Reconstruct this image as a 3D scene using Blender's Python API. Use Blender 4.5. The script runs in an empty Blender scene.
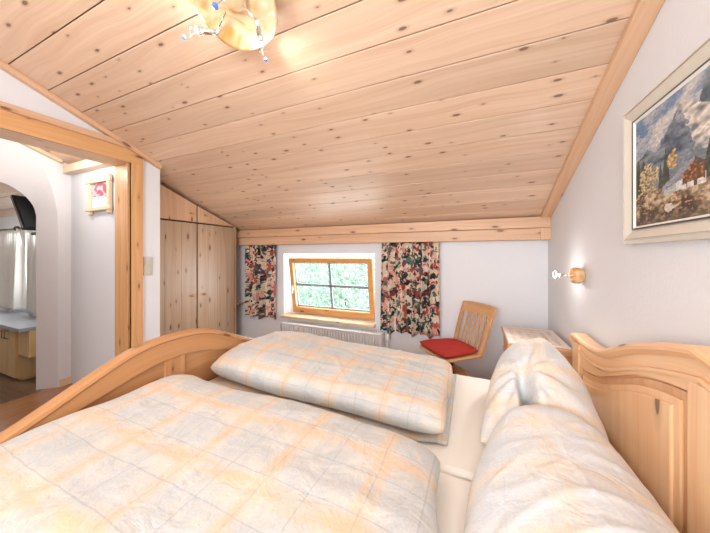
import bpy, bmesh, math, random
from mathutils import Vector, Matrix, noise, Euler
random.seed(7)
PI=math.pi
COL=bpy.context.scene.collection
H=1.28                         # eye height
CB=.382                        # ceiling fall per metre towards the window wall
def cz(y): return H+.31+CB*(2.89-y)

# ------------------------------------------------------------------ materials
def nt(name):
    m=bpy.data.materials.new(name); m.use_nodes=True
    n=m.node_tree; b=n.nodes['Principled BSDF']; return m,n,b
def plain(name,col,rough=.5,metal=0,spec=.5,emit=None,es=0,bump=0,bscale=200,var=0):
    m,n,b=nt(name)
    b.inputs['Base Color'].default_value=(*col,1); b.inputs['Roughness'].default_value=rough
    b.inputs['Metallic'].default_value=metal; b.inputs['Specular IOR Level'].default_value=spec
    if emit: b.inputs['Emission Color'].default_value=(*emit,1); b.inputs['Emission Strength'].default_value=es
    if bump or var:
        tc=n.nodes.new('ShaderNodeTexCoord'); no=n.nodes.new('ShaderNodeTexNoise')
        no.inputs['Scale'].default_value=bscale; no.inputs['Detail'].default_value=4
        n.links.new(tc.outputs['Object'],no.inputs['Vector'])
        if bump:
            bp=n.nodes.new('ShaderNodeBump'); bp.inputs['Strength'].default_value=bump; bp.inputs['Distance'].default_value=.004
            n.links.new(no.outputs['Fac'],bp.inputs['Height']); n.links.new(bp.outputs['Normal'],b.inputs['Normal'])
        if var:
            mx=n.nodes.new('ShaderNodeMix'); mx.data_type='RGBA'
            mx.inputs['A'].default_value=(*[c*(1-var) for c in col],1); mx.inputs['B'].default_value=(*[min(1,c*(1+var)) for c in col],1)
            n.links.new(no.outputs['Fac'],mx.inputs['Factor']); n.links.new(mx.outputs['Result'],b.inputs['Base Color'])
    return m
def mapping(n,src,scale,loc=(0,0,0),rot=0):
    mp=n.nodes.new('ShaderNodeMapping'); mp.inputs['Scale'].default_value=scale; mp.inputs['Location'].default_value=loc
    mp.inputs['Rotation'].default_value=(0,0,rot)
    n.links.new(src,mp.inputs['Vector']); return mp.outputs['Vector']
def ramp(n,src,stops,interp='LINEAR'):
    r=n.nodes.new('ShaderNodeValToRGB'); cr=r.color_ramp; cr.interpolation=interp
    while len(cr.elements)<len(stops): cr.elements.new(.5)
    for e,(p,c) in zip(cr.elements,stops):
        e.position=p; e.color=(*c,1) if len(c)==3 else c
    n.links.new(src,r.inputs['Fac']); return r.outputs['Color']
def mix(n,a,b,f,mode='MIX'):
    x=n.nodes.new('ShaderNodeMix'); x.data_type='RGBA'; x.blend_type=mode
    for k,v in (('A',a),('B',b)):
        if isinstance(v,tuple): x.inputs[k].default_value=(*v,1)
        else: n.links.new(v,x.inputs[k])
    if isinstance(f,(int,float)): x.inputs['Factor'].default_value=f
    else: n.links.new(f,x.inputs['Factor'])
    return x.outputs['Result']
def mathn(n,op,a,b=None,c=None):
    x=n.nodes.new('ShaderNodeMath'); x.operation=op
    for i,v in enumerate((a,b,c)):
        if v is None: continue
        if isinstance(v,(int,float)): x.inputs[i].default_value=v
        else: n.links.new(v,x.inputs[i])
    return x.outputs[0]
def wood(name,light,dark,knot=(.16,.06,.025),rough=.38,knots=1.0,kv=(2.6,7.5),tone=.5,grain=1.0,coat=0):
    """pine: UV u runs along the grain, in metres; each board has its own UV offset"""
    m,n,b=nt(name)
    uv=n.nodes.new('ShaderNodeUVMap'); uv.uv_map='UVMap'; U=uv.outputs['UV']
    # slow warp so grain bends
    w=n.nodes.new('ShaderNodeTexNoise'); w.inputs['Scale'].default_value=1; w.inputs['Detail'].default_value=1
    n.links.new(mapping(n,U,(1.6,5,1)),w.inputs['Vector'])
    sep=n.nodes.new('ShaderNodeSeparateXYZ'); n.links.new(U,sep.inputs[0])
    vv=mathn(n,'ADD',sep.outputs[1],mathn(n,'MULTIPLY',w.outputs['Fac'],.10))
    cb=n.nodes.new('ShaderNodeCombineXYZ'); n.links.new(sep.outputs[0],cb.inputs[0]); n.links.new(vv,cb.inputs[1])
    g=n.nodes.new('ShaderNodeTexNoise'); g.inputs['Scale'].default_value=1; g.inputs['Detail'].default_value=5; g.inputs['Roughness'].default_value=.6
    n.links.new(mapping(n,cb.outputs[0],(1.3,95,1)),g.inputs['Vector'])
    g2=n.nodes.new('ShaderNodeTexNoise'); g2.inputs['Scale'].default_value=1; g2.inputs['Detail'].default_value=2
    n.links.new(mapping(n,cb.outputs[0],(.7,22,1)),g2.inputs['Vector'])
    f=mathn(n,'ADD',mathn(n,'MULTIPLY',g.outputs['Fac'],.55*grain),mathn(n,'MULTIPLY',g2.outputs['Fac'],.6*grain))
    c=ramp(n,f,[(.36,light),(.80,dark)])
    # board tone
    t=n.nodes.new('ShaderNodeTexNoise'); t.inputs['Scale'].default_value=1; t.inputs['Detail'].default_value=0
    n.links.new(mapping(n,U,(.35,.9,1)),t.inputs['Vector'])
    c=mix(n,c,ramp(n,t.outputs['Fac'],[(.3,tuple(1-.28*tone for _ in range(3))),(.7,(1,1,1))]),1.0,'MULTIPLY')
    if knots:
        v=n.nodes.new('ShaderNodeTexVoronoi'); v.voronoi_dimensions='2D'; v.inputs['Scale'].default_value=1; v.inputs['Randomness'].default_value=1
        n.links.new(mapping(n,U,(kv[0],kv[1],1)),v.inputs['Vector'])
        # knot size differs from cell to cell, most cells have none
        sc=n.nodes.new('ShaderNodeSeparateColor'); n.links.new(v.outputs['Color'],sc.inputs[0])
        size=mathn(n,'MULTIPLY',mathn(n,'MAXIMUM',mathn(n,'SUBTRACT',sc.outputs[0],.35),.0),.16*knots)
        d=mathn(n,'SUBTRACT',v.outputs['Distance'],size)
        core=ramp(n,d,[(0.0,(1,1,1)),(.018,(0,0,0))])
        ring=ramp(n,d,[(0.0,(1,1,1)),(.11,(0,0,0))])
        has=mathn(n,'GREATER_THAN',sc.outputs[0],.42)
        c=mix(n,c,tuple(x*.62 for x in dark),mathn(n,'MULTIPLY',mathn(n,'MULTIPLY',ring,has),.55))
        c=mix(n,c,knot,mathn(n,'MULTIPLY',mathn(n,'MULTIPLY',core,has),.85))
    n.links.new(c,b.inputs['Base Color']); b.inputs['Roughness'].default_value=rough
    b.inputs['Coat Weight'].default_value=coat; b.inputs['Coat Roughness'].default_value=.25
    bp=n.nodes.new('ShaderNodeBump'); bp.inputs['Strength'].default_value=.12; bp.inputs['Distance'].default_value=.002
    n.links.new(g.outputs['Fac'],bp.inputs['Height']); n.links.new(bp.outputs['Normal'],b.inputs['Normal'])
    return m
def stripe(n,coord,period,off,width,soft):
    """1 inside a band of the given width (metres), 0 outside"""
    a=mathn(n,'FRACT',mathn(n,'DIVIDE',mathn(n,'ADD',coord,off),period))
    d=mathn(n,'MULTIPLY',mathn(n,'ABSOLUTE',mathn(n,'SUBTRACT',a,.5)),period)
    x=n.nodes.new('ShaderNodeMapRange'); x.inputs['From Min'].default_value=width/2+soft; x.inputs['From Max'].default_value=width/2-soft
    n.links.new(d,x.inputs['Value']); return x.outputs[0]
def plaid(name,base,blue,orange,line,k=1.0):
    m,n,b=nt(name)
    uv=n.nodes.new('ShaderNodeUVMap'); uv.uv_map='UVMap'
    sep=n.nodes.new('ShaderNodeSeparateXYZ'); n.links.new(uv.outputs['UV'],sep.inputs[0])
    wn=n.nodes.new('ShaderNodeTexNoise'); wn.inputs['Scale'].default_value=4; n.links.new(uv.outputs['UV'],wn.inputs['Vector'])
    wob=mathn(n,'MULTIPLY',mathn(n,'SUBTRACT',wn.outputs['Fac'],.5),.03)
    X=mathn(n,'ADD',sep.outputs[0],wob); Y=mathn(n,'ADD',sep.outputs[1],wob)
    br=n.nodes.new('ShaderNodeTexNoise'); br.inputs['Scale'].default_value=1; br.inputs['Detail'].default_value=4
    n.links.new(mapping(n,uv.outputs['UV'],(9,38,1)),br.inputs['Vector'])
    br2=n.nodes.new('ShaderNodeTexNoise'); br2.inputs['Scale'].default_value=1; br2.inputs['Detail'].default_value=4
    n.links.new(mapping(n,uv.outputs['UV'],(38,9,1)),br2.inputs['Vector'])
    ra=ramp(n,br.outputs['Fac'],[(.38,(.25,.25,.25)),(.62,(1,1,1))]); rb=ramp(n,br2.outputs['Fac'],[(.38,(.25,.25,.25)),(.62,(1,1,1))])
    c=mix(n,base,blue,mathn(n,'MULTIPLY',stripe(n,X,.26,.0,.13,.012),mathn(n,'MULTIPLY',rb,.75*k)))
    c=mix(n,c,blue,mathn(n,'MULTIPLY',stripe(n,Y,.24,.02,.12,.012),mathn(n,'MULTIPLY',ra,.75*k)))
    c=mix(n,c,orange,mathn(n,'MULTIPLY',stripe(n,X,.26,.115,.045,.012),mathn(n,'MULTIPLY',rb,.95*k)))
    c=mix(n,c,orange,mathn(n,'MULTIPLY',stripe(n,Y,.24,.13,.05,.012),mathn(n,'MULTIPLY',ra,.95*k)))
    c=mix(n,c,line,mathn(n,'MULTIPLY',stripe(n,X,.13,.05,.003,.0015),.55*k))
    c=mix(n,c,line,mathn(n,'MULTIPLY',stripe(n,Y,.12,.03,.003,.0015),.55*k))
    n.links.new(c,b.inputs['Base Color']); b.inputs['Roughness'].default_value=.9; b.inputs['Specular IOR Level'].default_value=.15
    b.inputs['Sheen Weight'].default_value=.15
    wv=n.nodes.new('ShaderNodeTexNoise'); wv.inputs['Scale'].default_value=160; wv.inputs['Detail'].default_value=2; n.links.new(uv.outputs['UV'],wv.inputs['Vector'])
    c=mix(n,c,ramp(n,wv.outputs['Fac'],[(.3,(.90,.89,.88)),(.7,(1.0,1.0,1.0))]),1.0,'MULTIPLY'); n.links.new(c,b.inputs['Base Color'])
    f=n.nodes.new('ShaderNodeTexNoise'); f.inputs['Scale'].default_value=11; f.inputs['Detail'].default_value=6; f.inputs['Distortion'].default_value=.8
    n.links.new(uv.outputs['UV'],f.inputs['Vector'])
    bp=n.nodes.new('ShaderNodeBump'); bp.inputs['Strength'].default_value=.5; bp.inputs['Distance'].default_value=.022
    n.links.new(f.outputs['Fac'],bp.inputs['Height']); n.links.new(bp.outputs['Normal'],b.inputs['Normal'])
    return m
def floral():
    m,n,b=nt('floral_cloth')
    uv=n.nodes.new('ShaderNodeUVMap'); uv.uv_map='UVMap'
    wn=n.nodes.new('ShaderNodeTexNoise'); wn.inputs['Scale'].default_value=22; wn.inputs['Detail'].default_value=3
    n.links.new(uv.outputs['UV'],wn.inputs['Vector'])
    ad=n.nodes.new('ShaderNodeVectorMath'); ad.operation='MULTIPLY_ADD'; n.links.new(wn.outputs['Color'],ad.inputs[0]); ad.inputs[1].default_value=(.09,.09,0); n.links.new(uv.outputs['UV'],ad.inputs[2])
    def vor(s,rnd=1):
        v=n.nodes.new('ShaderNodeTexVoronoi'); v.voronoi_dimensions='2D'; v.inputs['Scale'].default_value=s; v.inputs['Randomness'].default_value=rnd
        n.links.new(ad.outputs[0],v.inputs['Vector']); return v
    a=vor(11); bb=vor(23); c3=vor(46)
    s1=n.nodes.new('ShaderNodeSeparateColor'); n.links.new(a.outputs['Color'],s1.inputs[0])
    s2=n.nodes.new('ShaderNodeSeparateColor'); n.links.new(bb.outputs['Color'],s2.inputs[0])
    s3=n.nodes.new('ShaderNodeSeparateColor'); n.links.new(c3.outputs['Color'],s3.inputs[0])
    big=ramp(n,s1.outputs[0],[(0,(.70,.60,.46)),(.16,(.03,.05,.05)),(.36,(.50,.13,.10)),(.52,(.72,.34,.28)),(.66,(.045,.08,.07)),(.80,(.10,.17,.14)),(.92,(.10,.13,.19))],'CONSTANT')
    mid=ramp(n,s2.outputs[1],[(0,(.025,.04,.04)),(.20,(.74,.62,.48)),(.40,(.38,.07,.06)),(.52,(.74,.44,.36)),(.68,(.09,.16,.13)),(.84,(.76,.68,.56))],'CONSTANT')
    sm=ramp(n,s3.outputs[2],[(0,(.76,.60,.44)),(.3,(.30,.05,.05)),(.5,(.04,.07,.06)),(.75,(.76,.52,.42))],'CONSTANT')
    c=mix(n,big,mid,ramp(n,s2.outputs[0],[(0,(0,0,0)),(.45,(1,1,1))],'CONSTANT'))
    c=mix(n,c,sm,ramp(n,s3.outputs[0],[(0,(0,0,0)),(.72,(1,1,1))],'CONSTANT'))
    n.links.new(c,b.inputs['Base Color']); b.inputs['Roughness'].default_value=.9; b.inputs['Specular IOR Level'].default_value=.1
    return m
def glassy(name,tint=(1,1,1),rough=.02,refl=.12):
    m=bpy.data.materials.new(name); m.use_nodes=True; n=m.node_tree; n.nodes.remove(n.nodes['Principled BSDF'])
    out=n.nodes['Material Output']; t=n.nodes.new('ShaderNodeBsdfTransparent'); t.inputs[0].default_value=(*tint,1)
    g=n.nodes.new('ShaderNodeBsdfGlossy'); g.inputs['Roughness'].default_value=rough
    mx=n.nodes.new('ShaderNodeMixShader'); mx.inputs[0].default_value=refl; n.links.new(t.outputs[0],mx.inputs[1]); n.links.new(g.outputs[0],mx.inputs[2])
    n.links.new(mx.outputs[0],out.inputs[0]); return m
def alabaster(name):
    m,n,b=nt(name)
    tc=n.nodes.new('ShaderNodeTexCoord'); no=n.nodes.new('ShaderNodeTexNoise'); no.inputs['Scale'].default_value=7; no.inputs['Detail'].default_value=2; no.inputs['Distortion'].default_value=1.6
    n.links.new(tc.outputs['Object'],no.inputs['Vector'])
    c=ramp(n,no.outputs['Fac'],[(.32,(.93,.80,.58)),(.52,(.92,.68,.40)),(.68,(.82,.38,.10))])
    n.links.new(c,b.inputs['Base Color']); b.inputs['Roughness'].default_value=.08
    b.inputs['Coat Weight'].default_value=.6; b.inputs['Coat Roughness'].default_value=.03
    b.inputs['Transmission Weight'].default_value=.25; b.inputs['Subsurface Weight'].default_value=.3; b.inputs['Subsurface Radius'].default_value=(.05,.03,.015); b.inputs['Subsurface Scale'].default_value=.5
    return m
PINE_L=(.84,.60,.40); PINE_D=(.60,.33,.16)
M={}
M['ceil']=wood('ceiling_pine',(.88,.65,.475),(.70,.45,.295),rough=.42,kv=(4.2,11),coat=.3,knots=.75,tone=.6,knot=(.20,.09,.05))
M['beam']=wood('beam_pine',(.80,.53,.34),(.64,.36,.20),rough=.45,kv=(2.8,9),knots=.8,tone=.3)
M['door']=wood('door_frame_pine',(.80,.47,.22),(.62,.30,.11),rough=.42,kv=(2.4,9),knots=.7,tone=.3)
M['ward']=wood('wardrobe_pine',(.66,.47,.32),(.48,.31,.19),rough=.42,kv=(3.2,9),knots=.85,tone=.8,coat=.25)
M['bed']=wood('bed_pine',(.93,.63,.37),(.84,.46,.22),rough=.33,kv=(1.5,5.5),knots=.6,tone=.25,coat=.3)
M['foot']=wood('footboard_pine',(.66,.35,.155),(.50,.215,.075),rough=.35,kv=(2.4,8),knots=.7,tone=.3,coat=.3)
M['chair']=wood('chair_beech',(.72,.42,.21),(.58,.30,.13),rough=.35,knots=0,tone=.2,coat=.3)
M['night']=wood('nightstand_pine',(.82,.48,.26),(.66,.33,.15),rough=.38,kv=(2,6),knots=.8,tone=.3)
M['sill']=wood('sill_pine',(.84,.62,.40),(.70,.45,.24),rough=.4,knots=.5,tone=.3)
M['sash']=wood('sash_pine',(.78,.42,.16),(.62,.28,.08),rough=.35,knots=.4,tone=.2,coat=.3)
M['floor']=wood('floor_board_dark',(.30,.19,.12),(.14,.08,.05),rough=.4,knots=.3,tone=1.0,kv=(1,4))
M['hallfloor']=wood('hall_floor_board',(.50,.25,.12),(.34,.15,.07),rough=.25,knots=.3,tone=.4,coat=.4,kv=(1,4))
M['maple']=wood('maple_front',(.80,.57,.30),(.68,.44,.20),rough=.4,knots=0,tone=.3)
M['frame']=wood('small_frame_pine',(.88,.70,.50),(.74,.54,.34),rough=.5,knots=.3,tone=.2)
M['wall']=plain('white_plaster',(.775,.78,.805),.92,spec=.15,bump=.25,bscale=60)
M['groove']=plain('groove_shadow_gap',(.10,.05,.025),.9)
M['white']=plain('white_enamel',(.80,.79,.79),.35)
M['switch']=plain('cream_plastic',(.60,.56,.47),.35)
M['chrome']=plain('chrome',(.85,.85,.86),.08,1)
M['steel']=plain('dark_steel',(.12,.11,.10),.35,.8)
M['black']=plain('black_plastic',(.012,.012,.014),.25)
M['grey']=plain('grey_laminate',(.34,.36,.41),.35,var=.1,bscale=40)
M['muntin']=plain('grey_painted_bar',(.22,.25,.28),.5)
M['sheet']=plain('cream_sheet',(.88,.85,.80),.92,spec=.1,bump=.12,bscale=12)
M['duvet']=plaid('plaid_duvet',(.70,.66,.595),(.555,.58,.60),(.78,.565,.39),(.36,.40,.46))
M['pillow']=plaid('plaid_pillow',(.79,.76,.715),(.68,.735,.79),(.84,.66,.48),(.54,.60,.68),.8)
M['pillow_blue']=plaid('plaid_pillow_lit',(.80,.79,.77),(.68,.75,.83),(.84,.72,.58),(.56,.63,.72),.7)  # pillow plaid again, paled and blued to carry the overexposing light
M['floral']=floral()
M['sheer']=plain('white_voile',(.80,.78,.74),.9,spec=.1,var=.06,bscale=8)
M['red']=plain('red_cushion_cloth',(.40,.04,.032),.85,spec=.15,bump=.5,bscale=90,var=.22)
M['pipe']=plain('white_pipe',(.80,.78,.76),.4)
M['amber']=alabaster('amber_glass')
M['clear']=glassy('clear_glass')
M['bulb']=plain('lit_bulb',(1,1,1),.3,emit=(1,.93,.82),es=60)
M['blue']=plain('blue_crystal',(.10,.22,.80),.05,spec=1)
M['cream']=plain('cream_lacquer_frame',(.70,.65,.56),.45,var=.05,bscale=30)
M['liner']=plain('frame_liner',(.84,.82,.77),.5)
M['leaf']=plain('leaf',(.52,.68,.56),.6,var=.35,bscale=1.2)
M['bark']=plain('bark',(.18,.13,.09),.9,var=.3,bscale=20)
M['grass']=plain('grass',(.25,.36,.18),.95,var=.3,bscale=4)
def lace():
    m,n,b=nt('lace_cloth')
    uv=n.nodes.new('ShaderNodeUVMap'); uv.uv_map='UVMap'
    sep=n.nodes.new('ShaderNodeSeparateXYZ'); n.links.new(uv.outputs['UV'],sep.inputs[0])
    d=mathn(n,'MAXIMUM',mathn(n,'MULTIPLY',mathn(n,'ABSOLUTE',sep.outputs[0]),1.38),mathn(n,'ABSOLUTE',sep.outputs[1]))
    v=n.nodes.new('ShaderNodeTexVoronoi'); v.inputs['Scale'].default_value=38; n.links.new(uv.outputs['UV'],v.inputs['Vector'])
    dots=ramp(n,v.outputs['Distance'],[(.25,(.36,.22,.15)),(.5,(.66,.52,.42))])
    c=ramp(n,d,[(0,(1,1,1)),(.03,(.2,.2,.2)),(.06,(1,1,1)),(.11,(.1,.1,.1)),(.135,(1,1,1)),(.18,(.3,.3,.3)),(.21,(1,1,1))])
    c=mix(n,dots,(.74,.66,.61),c)
    n.links.new(c,b.inputs['Base Color']); b.inputs['Roughness'].default_value=.85; return m
M['lace']=lace()
def vcol(name,rough=.5):
    m,n,b=nt(name); a=n.nodes.new('ShaderNodeVertexColor'); a.layer_name='Paint'
    n.links.new(a.outputs['Color'],b.inputs['Base Color']); b.inputs['Roughness'].default_value=rough; return m
M['paint']=vcol('oil_paint',.55)

# ------------------------------------------------------------------ mesh helpers
class MB:
    """collects shapes into one mesh; uv: u along the grain axis in metres"""
    def __init__(s): s.bm=bmesh.new(); s.uv=s.bm.loops.layers.uv.new('UVMap')
    def _uv(s,faces,g,org=None):
        ou,ov=random.uniform(0,60),random.uniform(0,60)
        for f in faces:
            nrm=f.normal; ax=[0,1,2]; ax.remove(g)
            k=max(range(3),key=lambda i:abs(nrm[i]))
            a=[i for i in ax if i!=k]; v=a[0] if a else ax[0]
            for l in f.loops:
                c=l.vert.co; uu=c[g] if k!=g else c[ax[1]]
                l[s.uv].uv=(uu+ou,c[v]+ov)
    def box(s,x0,x1,y0,y1,z0,z1,g=0,bev=0,M_=None):
        if x0>x1:x0,x1=x1,x0
        if y0>y1:y0,y1=y1,y0
        if z0>z1:z0,z1=z1,z0
        vs=[s.bm.verts.new((x,y,z)) for x in (x0,x1) for y in (y0,y1) for z in (z0,z1)]
        q=[(0,1,3,2),(4,6,7,5),(0,4,5,1),(2,3,7,6),(0,2,6,4),(1,5,7,3)]
        fs=[s.bm.faces.new([vs[i] for i in t]) for t in q]
        if bev:
            es=list({e for f in fs for e in f.edges})
            r=bmesh.ops.bevel(s.bm,geom=es,offset=bev,segments=2,affect='EDGES',profile=.5)
            fs=list({f for v in {v for f in r['faces'] for v in f.verts}|{v for v in vs if v.is_valid} for f in v.link_faces})
        for f in fs: f.normal_update()
        s._uv(fs,g)
        if M_:
            for v in {v for f in fs for v in f.verts}: v.co=M_@v.co
        return fs
    def prism(s,pts,axis,a,b,g=None,bev=0):
        """polygon pts in the two other axes, extruded along axis from a to b"""
        o=[0,1,2]; o.remove(axis)
        def mk(p,t):
            c=[0,0,0]; c[o[0]]=p[0]; c[o[1]]=p[1]; c[axis]=t; return s.bm.verts.new(c)
        A=[mk(p,a) for p in pts]; B=[mk(p,b) for p in pts]; N=len(pts)
        fs=[s.bm.faces.new(A),s.bm.faces.new(B[::-1])]
        for i in range(N): fs.append(s.bm.faces.new([A[i],B[i],B[(i+1)%N],A[(i+1)%N]][::-1]))
        bmesh.ops.recalc_face_normals(s.bm,faces=fs)
        if bev:
            es=list({e for f in fs[:2] for e in f.edges})
            r=bmesh.ops.bevel(s.bm,geom=es,offset=bev,segments=2,affect='EDGES',profile=.5)
            fs=list({f for f in s.bm.faces if f.is_valid and any(v in set(A+B)|{v for q in r['faces'] for v in q.verts} for v in f.verts)})
        for f in fs: f.normal_update()
        s._uv(fs,g if g is not None else o[0]); return fs
    def tube(s,pts,r,n=10,closed=False,cap=True,g=0):
        pts=[Vector(p) for p in pts]; N=len(pts); rings=[]
        up=Vector((0,0,1))
        for i,p in enumerate(pts):
            if closed: t=(pts[(i+1)%N]-pts[i-1]).normalized()
            else: t=(pts[min(i+1,N-1)]-pts[max(i-1,0)]).normalized()
            a=t.cross(up)
            if a.length<.05: a=t.cross(Vector((1,0,0)))
            a.normalize(); b=t.cross(a).normalized()
            rr=r[i] if isinstance(r,(list,tuple)) else r
            rings.append([s.bm.verts.new(p+a*math.cos(2*PI*k/n)*rr+b*math.sin(2*PI*k/n)*rr) for k in range(n)])
        fs=[]
        for i in range(N if closed else N-1):
            A,B=rings[i],rings[(i+1)%N]
            for k in range(n):
                f=s.bm.faces.new([A[k],A[(k+1)%n],B[(k+1)%n],B[k]]); f.smooth=True; fs.append(f)
        if cap and not closed: fs+= [s.bm.faces.new(rings[0]),s.bm.faces.new(rings[-1][::-1])]
        for f in fs: f.normal_update()
        s._uv(fs,g); return fs
    def lathe(s,prof,M_=Matrix(),n=32,smooth=True):
        """profile (r,z) turned round z"""
        rings=[]
        for r,z in prof:
            rings.append([s.bm.verts.new(M_@Vector((r*math.cos(2*PI*k/n),r*math.sin(2*PI*k/n),z))) for k in range(n)] if r>1e-6 else [s.bm.verts.new(M_@Vector((0,0,z)))])
        fs=[]
        for A,B in zip(rings,rings[1:]):
            for k in range(n):
                a=[A[k%len(A)],A[(k+1)%len(A)]] if len(A)>1 else [A[0]]
                b=[B[(k+1)%len(B)],B[k%len(B)]] if len(B)>1 else [B[0]]
                if len(a)+len(b)<3: continue
                f=s.bm.faces.new(a+b); f.smooth=smooth; fs.append(f)
        bmesh.ops.recalc_face_normals(s.bm,faces=fs)
        for f in fs: f.normal_update()
        s._uv(fs,2); return fs
    def bar(s,p,q,w,t,up=(0,0,1),bev=.002):
        """rectangular bar from p to q, width w (sideways) thickness t"""
        p,q=Vector(p),Vector(q); d=q-p; L=d.length; d.normalize()
        a=Vector(up).cross(d)
        if a.length<.01: a=Vector((1,0,0)).cross(d)
        a.normalize(); b=d.cross(a)
        m=Matrix((d,a,b)).transposed().to_4x4(); m.translation=p
        return s.box(0,L,-w/2,w/2,-t/2,t/2,0,bev,m)
    def obj(s,name,mat,parent=None,smooth=False,sub=0,solid=0,loc=None):
        me=bpy.data.meshes.new(name); s.bm.to_mesh(me); s.bm.free()
        o=bpy.data.objects.new(name,me); COL.objects.link(o)
        for m in (mat if isinstance(mat,(list,tuple)) else [mat]): me.materials.append(m)
        if smooth:
            for p in me.polygons: p.use_smooth=True
        if solid: md=o.modifiers.new('s','SOLIDIFY'); md.thickness=solid; md.offset=0
        if sub: md=o.modifiers.new('u','SUBSURF'); md.levels=sub; md.render_levels=sub
        if parent:
            o.parent=parent; o.matrix_parent_inverse=Matrix.Translation(parent.location).inverted() if parent.type=='EMPTY' and parent.get('_w',1) else Matrix()
        return o
def tag(o,label=None,cat=None,group=None,kind=None):
    if label:o['label']=label
    if cat:o['category']=cat
    if group:o['group']=group
    if kind:o['kind']=kind
    return o
def thing(name,loc,label,cat,group=None):
    o=bpy.data.objects.new(name,None); COL.objects.link(o); o.location=loc; o.empty_display_size=.1
    return tag(o,label,cat,group)
def struct(o): o['kind']='structure'; return o
def sroot(name,loc):
    o=bpy.data.objects.new(name,None); COL.objects.link(o); o.location=loc; o['kind']='structure'; return o
def smooth_curve(P,n=8):
    out=[]
    for i in range(len(P)-1):
        p0=Vector(P[max(i-1,0)]); p1=Vector(P[i]); p2=Vector(P[i+1]); p3=Vector(P[min(i+2,len(P)-1)])
        for k in range(n):
            t=k/n
            out.append(tuple(.5*((2*p1)+(-p0+p2)*t+(2*p0-5*p1+4*p2-p3)*t*t+(-p0+3*p1-3*p2+p3)*t*t*t)))
    out.append(tuple(P[-1])); return out
def lerpc(P,x):
    for (a,b),(c,d) in zip(P,P[1:]):
        if a<=x<=c: return b+(d-b)*(x-a)/(c-a)
    return P[0][1] if x<P[0][0] else P[-1][1]

# ------------------------------------------------------------------ the room
YB=-1.6
# walls with sloping tops
def wall(name,xa,xb,ya,yb,za=0):
    m=MB(); m.prism([(ya,za),(yb,za),(yb,cz(yb)),(ya,cz(ya))],0,xa,xb); return struct(m.obj(name,M['wall']))
wall('wall_right',.62,.80,YB-.2,3.14)
# window wall with its opening
m=MB(); OX0,OX1,OZ0,OZ1=-2.26,-1.0,.475,1.30
for a in ((-3.5,OX0,0,1.6),(OX1,.62,0,1.6),(OX0,OX1,0,OZ0),(OX0,OX1,OZ1,1.6)): m.box(a[0],a[1],2.89,3.14,a[2],a[3])
struct(m.obj('wall_front',M['wall']))
# left wall with the doorway
DY0,DY1,DZ=.40,1.335,2.045
m=MB()
m.prism([(YB,0),(DY0-.03,0),(DY0-.03,cz(DY0-.03)),(YB,cz(YB))],0,-2.82,-2.62)
m.prism([(DY1+.03,0),(1.575,0),(1.575,cz(1.575)),(DY1+.03,cz(DY1+.03))],0,-2.82,-2.62)
m.prism([(DY0-.03,DZ+.03),(DY1+.03,DZ+.03),(DY1+.03,cz(DY1+.03)),(DY0-.03,cz(DY0-.03))],0,-2.82,-2.62)
struct(m.obj('wall_left',M['wall']))
wall('wall_hall',-3.68,-2.82,1.37,1.575)
wall('wall_niche',-3.68,-3.5,1.575,3.14)
# wall behind the viewer, with a made-up opening for the fill light
m=MB(); BX0,BX1,BZ0,BZ1=-1.35,.45,.95,2.35
for a in ((-7.4,BX0,0,3.31),(BX1,.62,0,3.31),(BX0,BX1,0,BZ0),(BX0,BX1,BZ1,3.31)): m.box(a[0],a[1],YB-.2,YB,a[2],a[3])
struct(m.obj('wall_back',M['wall']))
# floors
def boards(name,x0,x1,y0,y1,w,mat,axis=1,z=0):
    m=MB()
    if axis==1:
        x=x0
        while x<x1-1e-4:
            m.box(x+.001,min(x+w,x1)-.001,y0,y1,z-.02,z,1); x+=w
    else:
        y=y0
        while y<y1-1e-4:
            m.box(x0,x1,y+.001,min(y+w,y1)-.001,z-.02,z,0); y+=w
    return struct(m.obj(name,mat))
boards('floor',-2.72,.62,YB,2.89,.14,M['hallfloor'])
boards('floor_hall',-3.72,-2.72,YB,1.4,.14,M['hallfloor'])
boards('floor_kitchen',-7.3,-3.72,YB,1.47,.075,M['floor'],0)
boards('floor_niche',-3.5,-2.72,1.575,2.89,.14,M['hallfloor'])
# sloping board ceiling: seams .1685 m apart measured horizontally
def plank_ceiling(name,x0,x1,y0,y1,zf,mat,slope,first=.68,per=.1685):
    m=MB(); k=math.floor((y0-first)/per)
    b=math.atan(slope); cb=math.cos(b)
    y=first+k*per
    while y<y1:
        a,c=max(y,y0),min(y+per,y1)
        if c-a>.01:
            L=(c-a)/cb
            mat4=Matrix.Translation((0,a,zf(a)))@Matrix.Rotation(-b,4,'X')
            m.box(x0,x1,.0022,L-.0022,0,.018,0,.003,mat4)
        y+=per
    for f in m.bm.faces: f.material_index=0
    # backing board behind the grooves
    mat4=Matrix.Translation((0,y0,zf(y0)))@Matrix.Rotation(-b,4,'X')
    for f in m.box(x0,x1,0,(y1-y0)/cb,.019,.05,0,0,mat4): f.material_index=1
    return struct(m.obj(name,[mat,M['groove']]))
plank_ceiling('ceiling',-3.70,.62,YB,2.89,cz,M['ceil'],CB)
def kz(y): return H+.50+.42*(1.47-y)
plank_ceiling('ceiling_kitchen',-7.4,-3.80,YB,1.47,kz,M['ceil'],.42)
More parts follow.
